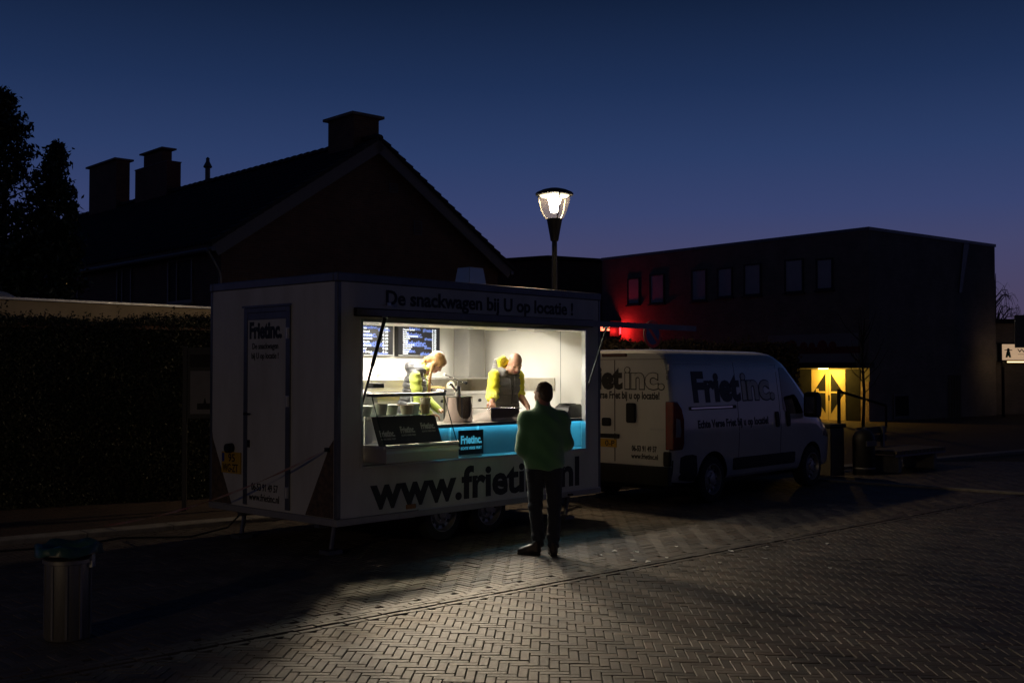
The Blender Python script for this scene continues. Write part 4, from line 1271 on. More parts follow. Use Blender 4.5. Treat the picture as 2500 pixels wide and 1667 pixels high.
# steel stock pot with pump dispenser
po = thing('sauce_pump_pot', 'tall polished steel pot with pump lever on the counter', 'pot', at(2.03, .34, 1.3005), TA)
MB().lathe([(0, 0), (.168, 0), (.17, .006), (.17, .285), (.174, .29), (.174, .30), (.05, .306), (0, .306)], 48).build('pot', mat('mirror_steel', (.50, .45, .42), .06, 1.0, c2=(.46, .41, .38), scale=5), po, smooth=True, autosm=40)
MB().cyl((0, .0, .307), (0, 0, .42), .035, n=24).build('pump_barrel', M_polish, po, smooth=True, autosm=40)
MB().tube([(0, 0, .42), (0, 0, .475)], .006, 6).tube([(-.26, -.04, .555), (-.1, -.015, .51), (.06, 0, .465), (.13, .01, .455)], .008, 8).build('pump_lever', M_polish, po)
MB().lathe([(0, -.02), (.016, -.014), (.02, 0), (.016, .014), (0, .02)], 12, (.14, .01, .455)).build('lever_knob', M_black, po, smooth=True)
MB().tube([(-.03, 0, .36), (-.08, -.01, .40), (-.13, -.02, .44), (-.16, -.02, .44)], .016, 8).build('spout', M_polish, po, smooth=True)
# steel food pan
pa = thing('food_pan', 'deep rectangular steel food pan on the counter in front of the man in yellow sleeves', 'pan', at(2.40, .16, 1.3005), TA)
pw, pd_, ph = .50, .33, .15
def rect(x0, x1, y0, y1, z): return [(x0, y0, z), (x1, y0, z), (x1, y1, z), (x0, y1, z)]
pb = MB()
pb.add(rect(.02, pw-.02, .02, pd_-.02, 0)+rect(0, pw, 0, pd_, ph)+rect(-.02, pw+.02, -.02, pd_+.02, ph+.004)+rect(-.02, pw+.02, -.02, pd_+.02, ph-.004)+rect(.008, pw-.008, .008, pd_-.008, ph-.001)+rect(.028, pw-.028, .028, pd_-.028, .012),
       [(3, 2, 1, 0)]+[(i, (i+1) % 4, 4+(i+1) % 4, 4+i) for i in range(4)]+[(4+i, 4+(i+1) % 4, 12+(i+1) % 4, 12+i) for i in range(4)]+[(12+i, 12+(i+1) % 4, 8+(i+1) % 4, 8+i) for i in range(4)]+[(8+i, 8+(i+1) % 4, 16+(i+1) % 4, 16+i) for i in range(4)]+[(16+i, 16+(i+1) % 4, 20+(i+1) % 4, 20+i) for i in range(4)]+[(20, 21, 22, 23)])
pb.build('pan', M_polish, pa, bevel=.004)
MB().box(.03, pw-.03, .03, pd_-.03, .0125, .085).build('paper_bags', mat('paper', (.68, .62, .52), .8, c2=(.6, .55, .45), scale=8), pa)
# small steel rack beside the pan and card terminal
ra = thing('utensil_tray', 'small steel utensil tray on the counter beside the food pan', 'tray', at(3.05, .14, 1.3005), TA)
MB().box(0, .26, 0, .2, 0, .012).box(0, .26, 0, .008, .0125, .05).box(0, .26, .192, .2, .0125, .05).box(0, .008, .0085, .1915, .0125, .05).box(.252, .26, .0085, .1915, .0125, .05).build('tray', M_polish, ra)
MB().tube([(.05, .1, .02), (.15, .09, .055), (.30, .06, .09)], .006, 6).build('tongs', M_polish, ra)
te = thing('card_terminal', 'dark rounded till printer on the counter beside the serving frame', 'till', at(3.80, .16, 1.3005), TA)
MB().prism([(0, 0), (.3, 0), (.3, .10), (.28, .17), (.10, .17), (.03, .13), (0, .06)], lambda p, q, d: (p, d, q), 0, .24).build('body', mat('till_grey', (.07, .068, .065), .5), te, bevel=.012); fixn(te.children[0])
MB().box(.05, .20, .03, .19, .171, .178).build('lid', M_black, te)
MB().box(.301, .345, .04, .2, .02, .16).build('paper_roll', M_white, te, bevel=.01)
# scales / till behind the display case
sc = thing('cash_register', 'grey cash register with raised white display behind the display case', 'till', at(.62, .70, 1.30), TA)
MB().box(0, .42, -.22, .2, -.34, .05).build('stand', M_steel, sc)
MB().hexa([(0.02, -.2, .051), (.40, -.2, .051), (.40, .18, .051), (.02, .18, .051), (.02, -.1, .34), (.40, -.1, .34), (.40, .18, .40), (.02, .18, .40)]).build('body', mat('till_light', (.35, .35, .34), .4), sc, bevel=.01)
MB().box(.30, .46, -.16, -.05, .405, .46).build('display', M_black, sc, bevel=.006)
MB().box(.15, .19, .05, .1, .38, .52).build('stem', M_white, sc)
hx = MB().hexa([(.06, .02, .46), (.30, .02, .46), (.30, .10, .46), (.06, .10, .46), (.10, .04, .60), (.26, .04, .60), (.26, .12, .60), (.10, .12, .60)]).build('screen_back', M_white, sc, bevel=.015)
MB().box(0, .42, -.22, .2, -.85, -.345).build('cabinet', M_steel, sc)
# soap bottle on the ledge beside the case
sb = thing('soap_bottle', 'small white pump bottle on the ledge beside the display case', 'bottle', at(.325, .30, .959), TA)
MB().lathe([(0, 0), (.03, 0), (.032, .01), (.032, .10), (.012, .125), (.012, .145), (.018, .146), (.018, .16), (.006, .161), (.006, .185), (0, .185)], 16).build('bottle', M_white, sb, smooth=True, autosm=50)
MB().box(-.035, .008, -.008, .008, .1855, .197).build('pump_head', M_white, sb)
# stacked takeaway boxes on the rear cabinet
M_cup = mat('white_card', (.74, .73, .70), .6)
for i, (u, z, w_, h_, lb) in enumerate(((1.72, 1.791, .30, .055, 'lower white carton stack on the steel rear cabinet'), (2.10, 1.791, .20, .055, 'short white carton stack near the woman on the steel rear cabinet'), (1.76, 1.8475, .26, .05, 'upper white carton lying on the lower stack'))):
    b_ = MB().box(0, w_, 0, .22, 0, h_).box(-.006, w_+.006, -.006, .226, h_+.0005, h_+.006).build('carton', M_cup, None, loc=at(u, 1.78, z), rz=TA, bevel=.004)
    tag(b_, lb, 'carton', 'cartons on the rear cabinet')
# fryer items: handles, a plate, a basket
bk = thing('fryer_basket', 'wire fryer basket with raised steel handle on the rear fryer', 'fryer basket', at(2.62, 1.74, 1.6305), TA)
MB().box(0, .24, 0, .3, 0, .05).build('basket', M_polish, bk, bevel=.01)
MB().tube([(.02, .0, .05), (.04, -.06, .13), (.12, -.10, .17), (.17, -.16, .09)], .008, 8).build('handle', M_polish, bk, smooth=True)
pt = thing('round_lid', 'round cream lid leaning upright on the rear fryer', 'lid', at(3.28, 1.75, 1.6305), TA)
MB().cyl((0, 0, .065), (0, .015, .068), .066, n=28).build('disc', mat('cream', (.7, .66, .5), .5), pt)
ft = thing('fryer_tray', 'steel tray heaped with chips on the rear fryer', 'tray', at(2.9, 1.66, 1.6305), TA)
MB().box(0, .32, 0, .3, 0, .02).box(-.01, .33, -.01, .31, .0205, .035).build('tray', M_polish, ft, bevel=.004)
ch = MB()
for i in range(34):
    a = rng.uniform(0, pi); x, y, z = rng.uniform(.04, .28), rng.uniform(.03, .27), .038+rng.uniform(0, .02)
    dx, dy = .035*cos(a), .035*sin(a)
    ch.tube([(x-dx, y-dy, z), (x+dx, y+dy, z+.006)], .006, 4)
ch.build('chips', mat('chips', (.50, .36, .14), .6), ft)

# ================================================================== white van in front of the trailer
M_paint = mat('white_van_paint', (0.60, 0.595, 0.58), .32, c2=(.54, .535, .52), scale=1.7, coat=1.0)
M_vglass = mat('van_glass', (0.012, 0.014, 0.014), .04, spec=.7)
M_red = mat('rear_lamp_red', (0.22, 0.012, 0.008), .15, c2=(.15, .01, .008), scale=12, coat=.6)
van = thing('delivery_van', 'white delivery van with black logo lettering parked in front of the snack trailer', 'van', TW(5.70, .862, 0), TA)
VZ = np.array([.32, .36, .45, .7, 1.0, 1.12, 1.2, 1.45, 1.68, 1.91, 2.03, 2.11, 2.16, 2.19, 2.204, 2.208])
VY = np.array([.93, .965, .99, 1.008, 1.022, 1.018, 1.008, .985, .955, .925, .90, .865, .81, .72, .5, 0.0])
HX = [(0, 2.15), (.03, 2.185), (.1, 2.202), (.3, 2.208), (2.7, 2.208), (3.0, 2.185), (3.22, 2.11), (3.38, 2.02), (3.6, 1.86), (3.9, 1.62), (4.15, 1.42), (4.28, 1.30), (4.45, 1.21), (4.65, 1.12), (4.82, 1.02), (4.92, .90), (4.97, .72)]
WX = [(0, .965), (.03, .99), (.08, 1.0), (3.3, 1.0), (3.9, .99), (4.3, .965), (4.6, .92), (4.82, .85), (4.92, .77), (4.97, .68)]
def vsec(x):
    H = np.interp(x, *zip(*HX)); Wf = np.interp(x, *zip(*WX))
    pv_ = min(1.12, H*.8)
    zb = np.interp(x, [0, .4, 4.6, 4.97], [.36, .32, .32, .30])
    z = np.where(VZ <= 1.12, zb+(VZ-.32)*(pv_-zb)/(1.12-.32), pv_+(VZ-1.12)*(H-pv_)/(2.208-1.12))
    return z, VY*Wf
def vy(x, z):
    zs, ys = vsec(x)
    return float(np.interp(z, zs, ys))
xs = [0, .012, .03, .06, .1, .2, .3]+[.3+.125*i for i in range(1, 21)]+[2.95, 3.05, 3.15, 3.25, 3.32, 3.38, 3.48, 3.6, 3.75, 3.9, 4.02, 4.15, 4.22, 4.28, 4.36, 4.45, 4.55, 4.65, 4.74, 4.82, 4.88, 4.92, 4.95, 4.97]
nS = len(VZ); ring = 2*nS-1
vs = []
for x in xs:
    z, y = vsec(x)
    for i in range(nS): vs.append((x, -y[i], z[i]))
    for i in range(nS-2, -1, -1): vs.append((x, y[i], z[i]))
fs = []; mi = []
for j in range(len(xs)-1):
    for i in range(ring):
        a, b = j*ring+i, j*ring+(i+1) % ring
        fs.append((a, b, b+ring, a+ring))
        sym = min(i, ring-2-i) if i < ring-1 else -1
        xm = .5*(xs[j]+xs[j+1])
        mi.append(1 if (3.40 < xm < 4.24 and sym >= 10) else 0)
fs.append(tuple(range(ring-1, -1, -1))); mi.append(0)
m0 = (len(xs)-1)*ring
fs.append(tuple(range(m0, m0+ring))); mi.append(0)
body = mesh_obj('body', vs, fs, [M_paint, M_vglass, M_black], van, smooth=True)
body.data.polygons.foreach_set('material_index', mi)
fixn(body)
try: body.data.set_sharp_from_angle(angle=radians(32))
except Exception: pass
WB0, WB1, WR = 1.02, 4.02, .335
cut = MB()
for x in (WB0, WB1):
    for (a, b) in ((-1.2, -.70), (.70, 1.2)):
        cut.cyl((x, a, WR), (x, b, WR), .405, n=40)
cutter = cut.build('cutter', M_black, van)
fixn(cutter)
bpy.context.view_layer.update()
bo_ = body.modifiers.new('arch', 'BOOLEAN'); bo_.operation = 'DIFFERENCE'; bo_.solver = 'EXACT'; bo_.object = cutter
dg_ = bpy.context.evaluated_depsgraph_get()
newme = bpy.data.meshes.new_from_object(body.evaluated_get(dg_))
body.modifiers.clear()
if len(newme.polygons) > 300:
    body.data = newme
bpy.data.objects.remove(cutter)
def patch(name, cols, m, parent, off=.004, rows=7, sgn=-1, back=.03):
    """cols: (x, z low, z high); a slim shell lying on the van side"""
    v_ = []; f_ = []
    n_ = len(cols)
    for o_ in (off, -back):
        for (x, z0, z1) in cols:
            for r in range(rows):
                z = z0+(z1-z0)*r/(rows-1)
                v_.append((x, sgn*(vy(x, z)+o_), z))
    N_ = n_*rows
    for c_ in range(n_-1):
        for r in range(rows-1):
            a = c_*rows+r
            f_ += [(a, a+1, a+rows+1, a+rows), (N_+a, N_+a+rows, N_+a+rows+1, N_+a+1)]
    for c_ in range(n_-1):
        a = c_*rows; b = a+rows-1
        f_ += [(a, a+rows, N_+a+rows, N_+a), (b, N_+b, N_+b+rows, b+rows)]
    for r in range(rows-1):
        a = r; b = (n_-1)*rows+r
        f_ += [(a, N_+a, N_+a+1, a+1), (b, b+1, N_+b+1, N_+b)]
    o = mesh_obj(name, v_, f_, m, parent, smooth=True, autosm=30)
    fixn(o)
    return o
for sgn in (-1, 1):
    dw = patch('side_window', [(3.05, 1.29, 1.93), (3.1, 1.25, 1.955), (3.22, 1.22, 1.94), (3.4, 1.21, 1.82), (3.6, 1.21, 1.66), (3.8, 1.22, 1.49), (3.95, 1.26, 1.36)], M_vglass, van, .005, sgn=sgn)
    patch('window_rim', [(3.98, 1.22, 1.36), (4.1, 1.22, 1.27)], M_black, van, .004, sgn=sgn)
    patch('cladding', [(.01, .40, .66), (.3, .36, .72), (.46, .34, .72), (.56, .34, .70), (.60, .34, .50)], M_black, van, .012, sgn=sgn, back=.02)
    patch('rub_strip', [(1.56, .44, .60), (1.6, .43, .61), (3.38, .43, .61), (3.42, .44, .60)], M_black, van, .012, sgn=sgn, back=.02)
    patch('sill', [(1.50, .325, .37), (3.5, .325, .37)], M_paint, van, .004, sgn=sgn, back=.02)
    for x in (2.78, 3.12):
        patch('door_handle', [(x, 1.06, 1.22), (x+.02, 1.02, 1.26), (x+.08, 1.02, 1.26), (x+.10, 1.06, 1.22)], M_black, van, .022, sgn=sgn, back=.0)
    patch('door_gap', [(2.94, .42, 2.0), (2.95, .42, 2.0)], M_black, van, .0015, rows=12, sgn=sgn, back=.001)
    patch('door_gap', [(1.70, .62, 2.02), (1.71, .62, 2.02)], M_black, van, .0015, rows=12, sgn=sgn, back=.001)
    rl_ = patch('slide_rail', [(.40, 1.34, 1.39), (1.66, 1.34, 1.39)], M_black, van, .003, sgn=sgn, back=.001)
    patch('rail_insert', [(.46, 1.355, 1.378), (1.55, 1.355, 1.378)], M_polish, rl_, .008, sgn=sgn, back=-.0035)
    patch('waist_crease', [(.3, .985, 1.005), (3.9, .985, 1.005)], M_paint, van, .006, rows=4, sgn=sgn, back=.002)
    patch('roof_seam', [(.12, 1.985, 1.991), (2.9, 1.985, 1.991)], M_darkalu, van, .0015, rows=2, sgn=sgn, back=.001)
    # lamps
    tl = MB().prism([(-.025, .80), (.20, .80), (.24, .88), (.24, 1.22), (.18, 1.38), (.08, 1.47), (-.025, 1.47)], lambda p, q, d: (p, d*sgn, q), .885, 1.035).build('rear_lamp', M_red, van, bevel=.02, bseg=3); fixn(tl)
    MB().prism([(.02, .98), (.13, .98), (.15, 1.06), (.12, 1.22), (.03, 1.24)], lambda p, q, d: (p, d*sgn, q), 1.034, 1.04).build('lamp_lens', mat('lens', (.35, .32, .3), .1, coat=.5), tl); fixn(tl.children[-1])
    patch('headlamp', [(4.45, .82, 1.02), (4.6, .80, 1.03), (4.78, .78, .98)], M_polish, van, .006, sgn=sgn)
    # mirror
    mr_ = MB().prism([(3.62, 1.16), (3.80, 1.14), (3.84, 1.25), (3.82, 1.48), (3.74, 1.56), (3.63, 1.54)], lambda p, q, d: (p, d*sgn, q), 1.04, 1.27).build('mirror', M_black, van, bevel=.03, bseg=3); fixn(mr_)
    MB().box(3.615, 3.6185, min(sgn*1.08, sgn*1.24), max(sgn*1.08, sgn*1.24), 1.22, 1.48).build('mirror_glass', M_polish, mr_)
    for x in (WB0, WB1):
        c = (x, -.99, WR)
        if sgn < 0: wheel(van, c, WR, .21)
        else:
            w_ = MB().lathe([(WR*.6, 0), (WR*.94, .008), (WR, .035), (WR, .175), (WR*.94, .202), (WR*.6, .21)], 40, (x, .78, WR), axis='y').build('wheel', M_rubber, van, smooth=True)
# rear end
MB().box(-.09, .012, -.98, .98, .30, .57).box(-.05, .012, -.98, -.86, .575, .78).box(-.05, .012, .86, .98, .575, .78).build('rear_bumper', M_black, van, bevel=.025, bseg=3)
MB().box(-.004, .004, -.006, .006, .60, 2.05).build('door_gap', M_black, van)
MB().box(-.004, .004, -.88, .88, 2.055, 2.061).build('door_gap', M_black, van)
MB().box(-.012, .004, -.90, .90, 1.01, 1.03).build('door_crease', M_paint, van)
MB().box(-.045, .004, -.38, -.22, 1.16, 1.44).build('rear_handle', M_black, van, bevel=.03, bseg=3)
MB().box(-.045, .004, .06, .22, 1.10, 1.22).build('rear_handle', M_black, van, bevel=.03, bseg=3)
MB().box(-.03, .02, -.22, .22, 2.095, 2.145).build('brake_lamp', mat('dark_red', (.06, .008, .006), .2), van, bevel=.012)
MB().box(-.03, .004, -.08, .6, .93, .99).build('plate_bar', M_black, van)
vp = MB().box(-.014, .003, -.03, .49, .80, .915).build('number_plate', M_plate, van)
lettering('plate_letters', '0-P', .17, .075, lambda x, y, d: (-.0145-d, .165-x, .82+y), M_ink, vp, bold=.01)
for z in (.75, 1.9):
    for y in (-.955, .93): MB().box(-.02, .01, y, y+.03, z, z+.09).build('door_hinge', M_paint, van, bevel=.005)
for z in (1.88, 1.80):
    MB().box(-.012, -.0005, -.93, -.90, z-.03, z+.03).build('hinge_cover', M_darkalu, van)
def rf(x0, z0): return lambda x, y, d: (-.0005-d, x0-x, z0+y)
def sf(x0, z0): return lambda x, y, d: (x0+x, -(vy(x0+x, z0+y)+.0005+d), z0+y)
M_pale = mat('pale_vinyl', (.62, .60, .56), .4)
def logo(fnr, w1, w2, h, gap):
    lettering('lettering', 'Friet', w1, h, lambda x, y, d: fnr(x, y, d), M_ink, van, bold=.05, ext=.003)
    l2 = lettering('lettering', 'inc.', w2, h, lambda x, y, d: fnr(w1+gap+x, y, d), M_ink, van, bold=.055, ext=.003)
    lettering('lettering_fill', 'inc.', w2-.03, h*.99, lambda x, y, d: fnr(w1+gap+.015+x, y+.004, d+.003), M_pale, l2, bold=.028, ext=.003)
logo(rf(.70, 1.65), .84, .70, .30, .03)
lettering('lettering', 'Echte Verse Friet bij u op locatie!', 1.42, .10, rf(.64, 1.50), M_ink, van, bold=.03)
lettering('lettering', '06-53 91 49 57', .43, .075, rf(-.30, .765), M_ink, van, bold=.025)
lettering('lettering', 'www.frietinc.nl', .46, .07, rf(-.29, .66), M_ink, van, bold=.025)
lettering('badge', 'BOXER', .24, .035, rf(-.62, 1.06), M_alu, van, bold=.01, ext=.005, spacing=1.2)
logo(sf(.54, 1.47), 1.28, .98, .39, .03)
lettering('lettering', 'Echte Verse Friet bij u op locatie!', 1.96, .105, sf(.60, 1.085), M_ink, van, bold=.035)
# underbody
MB().box(.2, 4.6, -.66, .66, .22, .34).build('underbody', M_black, van)
MB().box(.1, 4.7, -.68, .68, .341, .42).build('floor_pan', M_black, van)

# ================================================================== street lamps, one in view and one assumed
M_pole = mat('lamp_pole_paint', (0.03, 0.03, 0.03), .5, c2=(.04, .04, .038), scale=6)
M_bulb = mat('lamp_core', (1, 1, 1), .4, emit=(1.0, 0.93, 0.80), estr=40)
M_refl = mat('lamp_reflector', (0.9, 0.88, 0.8), .25, .6, emit=(1.0, .85, .58), estr=2.0)
M_bowl = glass_mat('lamp_bowl', (1.0, 0.97, 0.9), 0.03, 1.0, 0.97, 0.004)
def street_lamp(label, loc, power):
    t = thing('street_lamp', label, 'street lamp', loc, .3, 'street lamps along the road')
    MB().lathe([(.085, -.04), (.085, .9), (.06, .95), (.05, 2.0), (.042, 3.96)], 16).build('pole', M_pole, t, smooth=True, autosm=40)
    MB().lathe([(.045, 3.95), (.062, 3.955), (.066, 3.97), (.085, 4.08), (.125, 4.30), (.13, 4.315), (.0, 4.315)], 24).build('neck', M_pole, t, smooth=True, autosm=40)
    b = MB().lathe([(.125, 4.317), (.15, 4.325), (.185, 4.40), (.225, 4.52), (.255, 4.64), (.268, 4.70)], 32).build('bowl', M_bowl, t, smooth=True)
    for k in range(3):
        a = 2*pi*k/3+.5
        MB().tube([(cos(a)*.135, sin(a)*.135, 4.315), (cos(a)*.195, sin(a)*.195, 4.40), (cos(a)*.236, sin(a)*.236, 4.52), (cos(a)*.272, sin(a)*.272, 4.70)], .011, 6).build('arm', M_pole, t)
    MB().lathe([(.0, 4.42), (.055, 4.42), (.062, 4.44), (.10, 4.62), (.105, 4.64), (.0, 4.64)], 20).build('light_core', M_bulb, t, smooth=True, autosm=40)
    MB().lathe([(.0, 4.672), (.22, 4.672), (.245, 4.695)], 28).build('reflector', M_refl, t, smooth=True)
    MB().lathe([(.27, 4.698), (.305, 4.70), (.31, 4.725), (.29, 4.745), (.20, 4.785), (.10, 4.81), (0, 4.818)], 36).build('cap', M_pole, t, smooth=True, autosm=50)
    ld = bpy.data.lights.new('lamp_light', 'AREA'); ld.shape = 'DISK'; ld.size = .40; ld.energy = power; ld.color = (1.0, .74, .44)
    lo_ = link(bpy.data.objects.new('lamp_light', ld), t); lo_.location = (0, 0, 4.668)
    return t
street_lamp('lit street lamp with flared clear bowl behind the snack trailer', (.69, 17.8, .045), P_STREET)
street_lamp('assumed unseen street lamp before the snack trailer, added to light trailer end and van', (-9.5, -7.0, 0), P_STREET_ASSUMED)  # assumed lamp out of view, added to warm trailer end and van rear

# ================================================================== litter bin
M_binst = mat('bin_steel', (.34, .33, .31), .38, .75, c2=(.25, .24, .23), scale=5, rough2=.5, stretch=(6, 6, 1))
M_bag = mat('bin_bag', (.03, .10, .09), .35, c2=(.02, .07, .065), scale=8, bump=.5, bscale=14)
bn = thing('litter_bin', 'round steel litter bin with a greenish bag folded over its rim', 'litter bin', (-3.165, 7.88, 0), 0)
MB().lathe([(.150, 0.004), (.155, .01), (.155, .56)], 32).build('body', M_binst, bn, smooth=True)
MB().lathe([(.158, .535), (.172, .54), (.172, .565), (.158, .57)], 32).build('band', M_binst, bn, smooth=True, autosm=40)
for i in range(10):
    a = 2*pi*i/10
    MB().box(.1545, .163, -.008, .008, .02, .533).xf(Matrix.Rotation(a, 4, 'Z')).build('rib', M_binst, bn)
MB().lathe([(.19, .60), (.205, .605), (.205, .63), (.19, .635)], 32).build('rim', M_binst, bn, smooth=True, autosm=40)
MB().lathe([(.156, .566), (.19, .60)], 32).build('collar', M_black, bn, smooth=True)
bag = MB()
vs = []; fs = []
nA = 48
prof = [(.12, .30), (.13, .50), (.165, .63), (.20, .672), (.222, .655), (.225, .605)]
for j, (r, z) in enumerate(prof):
    for i in range(nA):
        a = 2*pi*i/nA
        w_ = (.008*sin(a*7+j)+.006*sin(a*13+j*2))*(j > 2)
        vs.append(((r+w_)*cos(a), (r+w_)*sin(a), z+.012*sin(a*5+j*.7)*(j > 1)))
for j in range(len(prof)-1):
    for i in range(nA):
        fs.append((j*nA+i, j*nA+(i+1) % nA, (j+1)*nA+(i+1) % nA, (j+1)*nA+i))
mesh_obj('bag', vs, fs, M_bag, bn, smooth=True)
MB().box(.15, .185, -.03, .03, .50, .60).build('clasp', M_alu, bn, bevel=.006)

# ================================================================== notice board by the hedge
nbd = thing('notice_board', 'narrow notice board with pale poster standing between hedge and trailer', 'notice board', (-4.18, 14.62, .045), radians(8))
for x in (-.16, .44):
    MB().box(x-.03, x+.03, -.03, .03, 0, 2.18).build('post', M_pole, nbd, bevel=.005)
MB().box(-.128, .408, -.02, .02, 1.22, 2.16).build('panel', M_pole, nbd)
MB().box(-.09, .38, -.024, -.0205, 1.28, 1.85).build('poster', mat('poster_paper', (.30, .28, .26), .7, c2=(.25, .24, .22), scale=7), nbd)
MB().box(-.10, .38, -.026, -.0205, 1.90, 2.07).build('header', M_black, nbd)
MB().prism([(0, 1.34), (.2, 1.34), (.2, 1.42), (.12, 1.42), (.10, 1.50), (.08, 1.42), (0, 1.42)], lambda p, q, d: (p, d, q), -.027, -.0245).build('poster_picture', M_black, nbd); fixn(nbd.children[-1])

# ================================================================== barrier tape from the trailer corner to the pavement
M_tape = mat('barrier_tape', (.42, .36, .34), .5, c2=(.35, .12, .10), scale=5)
a = TW(-.03, .14, 1.10); b = Vector((-5.12, 13.25, .02))
pts = []
for i in range(25):
    t = i/24
    p = a.lerp(b, t); p.z += -.30*4*t*(1-t)*.5
    pts.append(p)
vs = []; fs = []
for i, p in enumerate(pts):
    tw = i*.55
    w_ = Vector((.0, cos(tw)*.007, sin(tw)*.012))
    vs += [p-w_, p+w_, p+w_+Vector((.002, .002, 0)), p-w_+Vector((.002, .002, 0))]
for i in range(24):
    k = i*4
    for j in range(4):
        fs.append((k+j, k+(j+1) % 4, k+4+(j+1) % 4, k+4+j))
tp = mesh_obj('barrier_tape', vs, fs, M_tape)
tag(tp, 'twisted barrier tape strung from the trailer corner down to the pavement', 'tape')
# cable under the trailer
cb = MB().tube([TW(.3, 2.0, .36), TW(.1, 2.1, .12), TW(-.2, 2.4, .014), TW(-.8, 2.9, .016), TW(-1.3, 2.75, .014), TW(-2.2, 3.0, .014), TW(-3.4, 3.02, .014)], .011, 6).build('power_cable', M_black, None, smooth=True)
tag(cb, 'black power cable lying on the paving behind the trailer door end', 'cable')

# ================================================================== no-parking sign behind the van
np_ = thing('parking_sign', 'round blue no-parking sign seen over the roof of the white van', 'traffic sign', (2.55, 20.0, .045), radians(44))
MB().cyl((0, .03, -.02), (0, .03, 2.75), .03, n=10).build('post', M_zinc, np_)
MB().cyl((0, -.015, 2.515), (0, 0, 2.515), .252, n=40).build('plate', M_zinc, np_)
M_sred = mat('sign_red_ring', (.22, .012, .012), .4); M_sblue = mat('sign_blue', (.012, .03, .16), .4)
MB().lathe([(.248, -.018), (.19, -.018), (.19, -.0155), (.248, -.0155), (.248, -.018)], 40, (0, 0, 2.515), axis='y').build('ring', M_sred, np_)
MB().cyl((0, -.0185, 2.515), (0, -.016, 2.515), .188, n=36).build('field', M_sblue, np_)
MB().box(-.03, .03, -.021, -.0188, -.188, .188).xf(Matrix.Translation((0, 0, 2.515)) @ Matrix.Rotation(radians(45), 4, 'Y').inverted()).build('slash', M_sred, np_)
MB().box(-.03, .03, .0, .03, 2.32, 2.72).build('bracket', M_zinc, np_)

# ================================================================== grey sign back at the right edge
gs = thing('road_sign', 'plain grey back of a rectangular road sign at the edge of the square', 'traffic sign', (6.75, 14.0, -.0), radians(6))
MB().box(-.36, .36, 0, .012, 2.19, 2.605).build('plate', mat('grey_sign_back', (.14, .145, .135), .6, c2=(.11, .115, .11), scale=5), gs, bevel=.004)
MB().cyl((.1, .05, -.02), (.1, .05, 2.6), .03, n=10).build('post', M_zinc, gs)
MB().box(.05, .15, .0125, .045, 2.3, 2.34).box(.05, .15, .0125, .045, 2.46, 2.5).build('clamp', M_zinc, gs)

# ================================================================== bench, bin and planter box on the square
M_wood = mat('bench_wood', (.15, .12, .09), .7, c2=(.10, .08, .06), scale=8, stretch=(1, 8, 8), bump=.2, bscale=30)
bn2 = thing('street_bench', 'wide wooden slatted bench with low backrest on the square', 'bench', (7.05, 20.2, 0), radians(42))
for i in range(13):
    MB().box(.02+i*.145, .145+i*.145, 0, .85, .35, .42).build('slat', M_wood, bn2, bevel=.008)
for x in (.25, 1.6):
    MB().box(x, x+.12, .1, .75, -.0, .30).build('leg', M_conc, bn2, bevel=.01)
MB().box(.0, 1.91, .02, .06, .305, .348).box(.0, 1.91, .79, .83, .305, .348).build('bearer', M_darkalu, bn2)
for x in (.3, .95):
    MB().box(x, x+.06, .80, .86, .425, .82).build('back_post', M_darkalu, bn2)
for z in (.52, .68):
    MB().box(.1, 1.2, .862, .90, z, z+.13).build('back_slat', M_wood, bn2, bevel=.006)
pb2 = thing('planter_box', 'brown box-shaped cabinet standing beside the front of the van', 'cabinet', (5.75, 19.9, 0), radians(38))
MB().box(0, .42, 0, .55, -.01, .86).build('body', mat('cabinet_brown', (.10, .085, .06), .6, c2=(.08, .07, .05), scale=5), pb2, bevel=.01)
MB().box(-.03, .45, -.03, .58, .863, .93).build('lid', M_black, pb2, bevel=.015)
MB().box(.03, .39, -.006, -.001, .05, .8).build('door', mat('cabinet_door', (.12, .10, .07), .6), pb2)
rb2 = thing('litter_bin', 'dark rounded litter bin beside the wooden bench', 'litter bin', (6.45, 20.2, 0), .4)
MB().lathe([(.19, 0), (.20, .02), (.20, .62), (.19, .70), (.14, .78), (.06, .82), (0, .825)], 28).build('body', M_black, rb2, smooth=True, autosm=50)
MB().box(-.12, .12, -.212, -.19, .52, .62).build('slot', M_zinc, rb2, bevel=.01)
MB().lathe([(.203, .10), (.206, .105), (.206, .13), (.203, .135)], 28).build('band', M_zinc, rb2, smooth=True)
# handrail post in front of the door
hr = thing('handrail', 'dark steel post with sloping rail in front of the yellow entrance door', 'handrail', (11.05, 37.2, 0), BA)
MB().cyl((0, 0, 0), (0, 0, 1.28), .06, n=10).build('post', M_black, hr)
MB().tube([(0, 0, 1.2), (.3, -1.6, .75)], .045, 8).cyl((.3, -1.6, 0), (.3, -1.6, .76), .04, n=8).build('rail', M_black, hr)

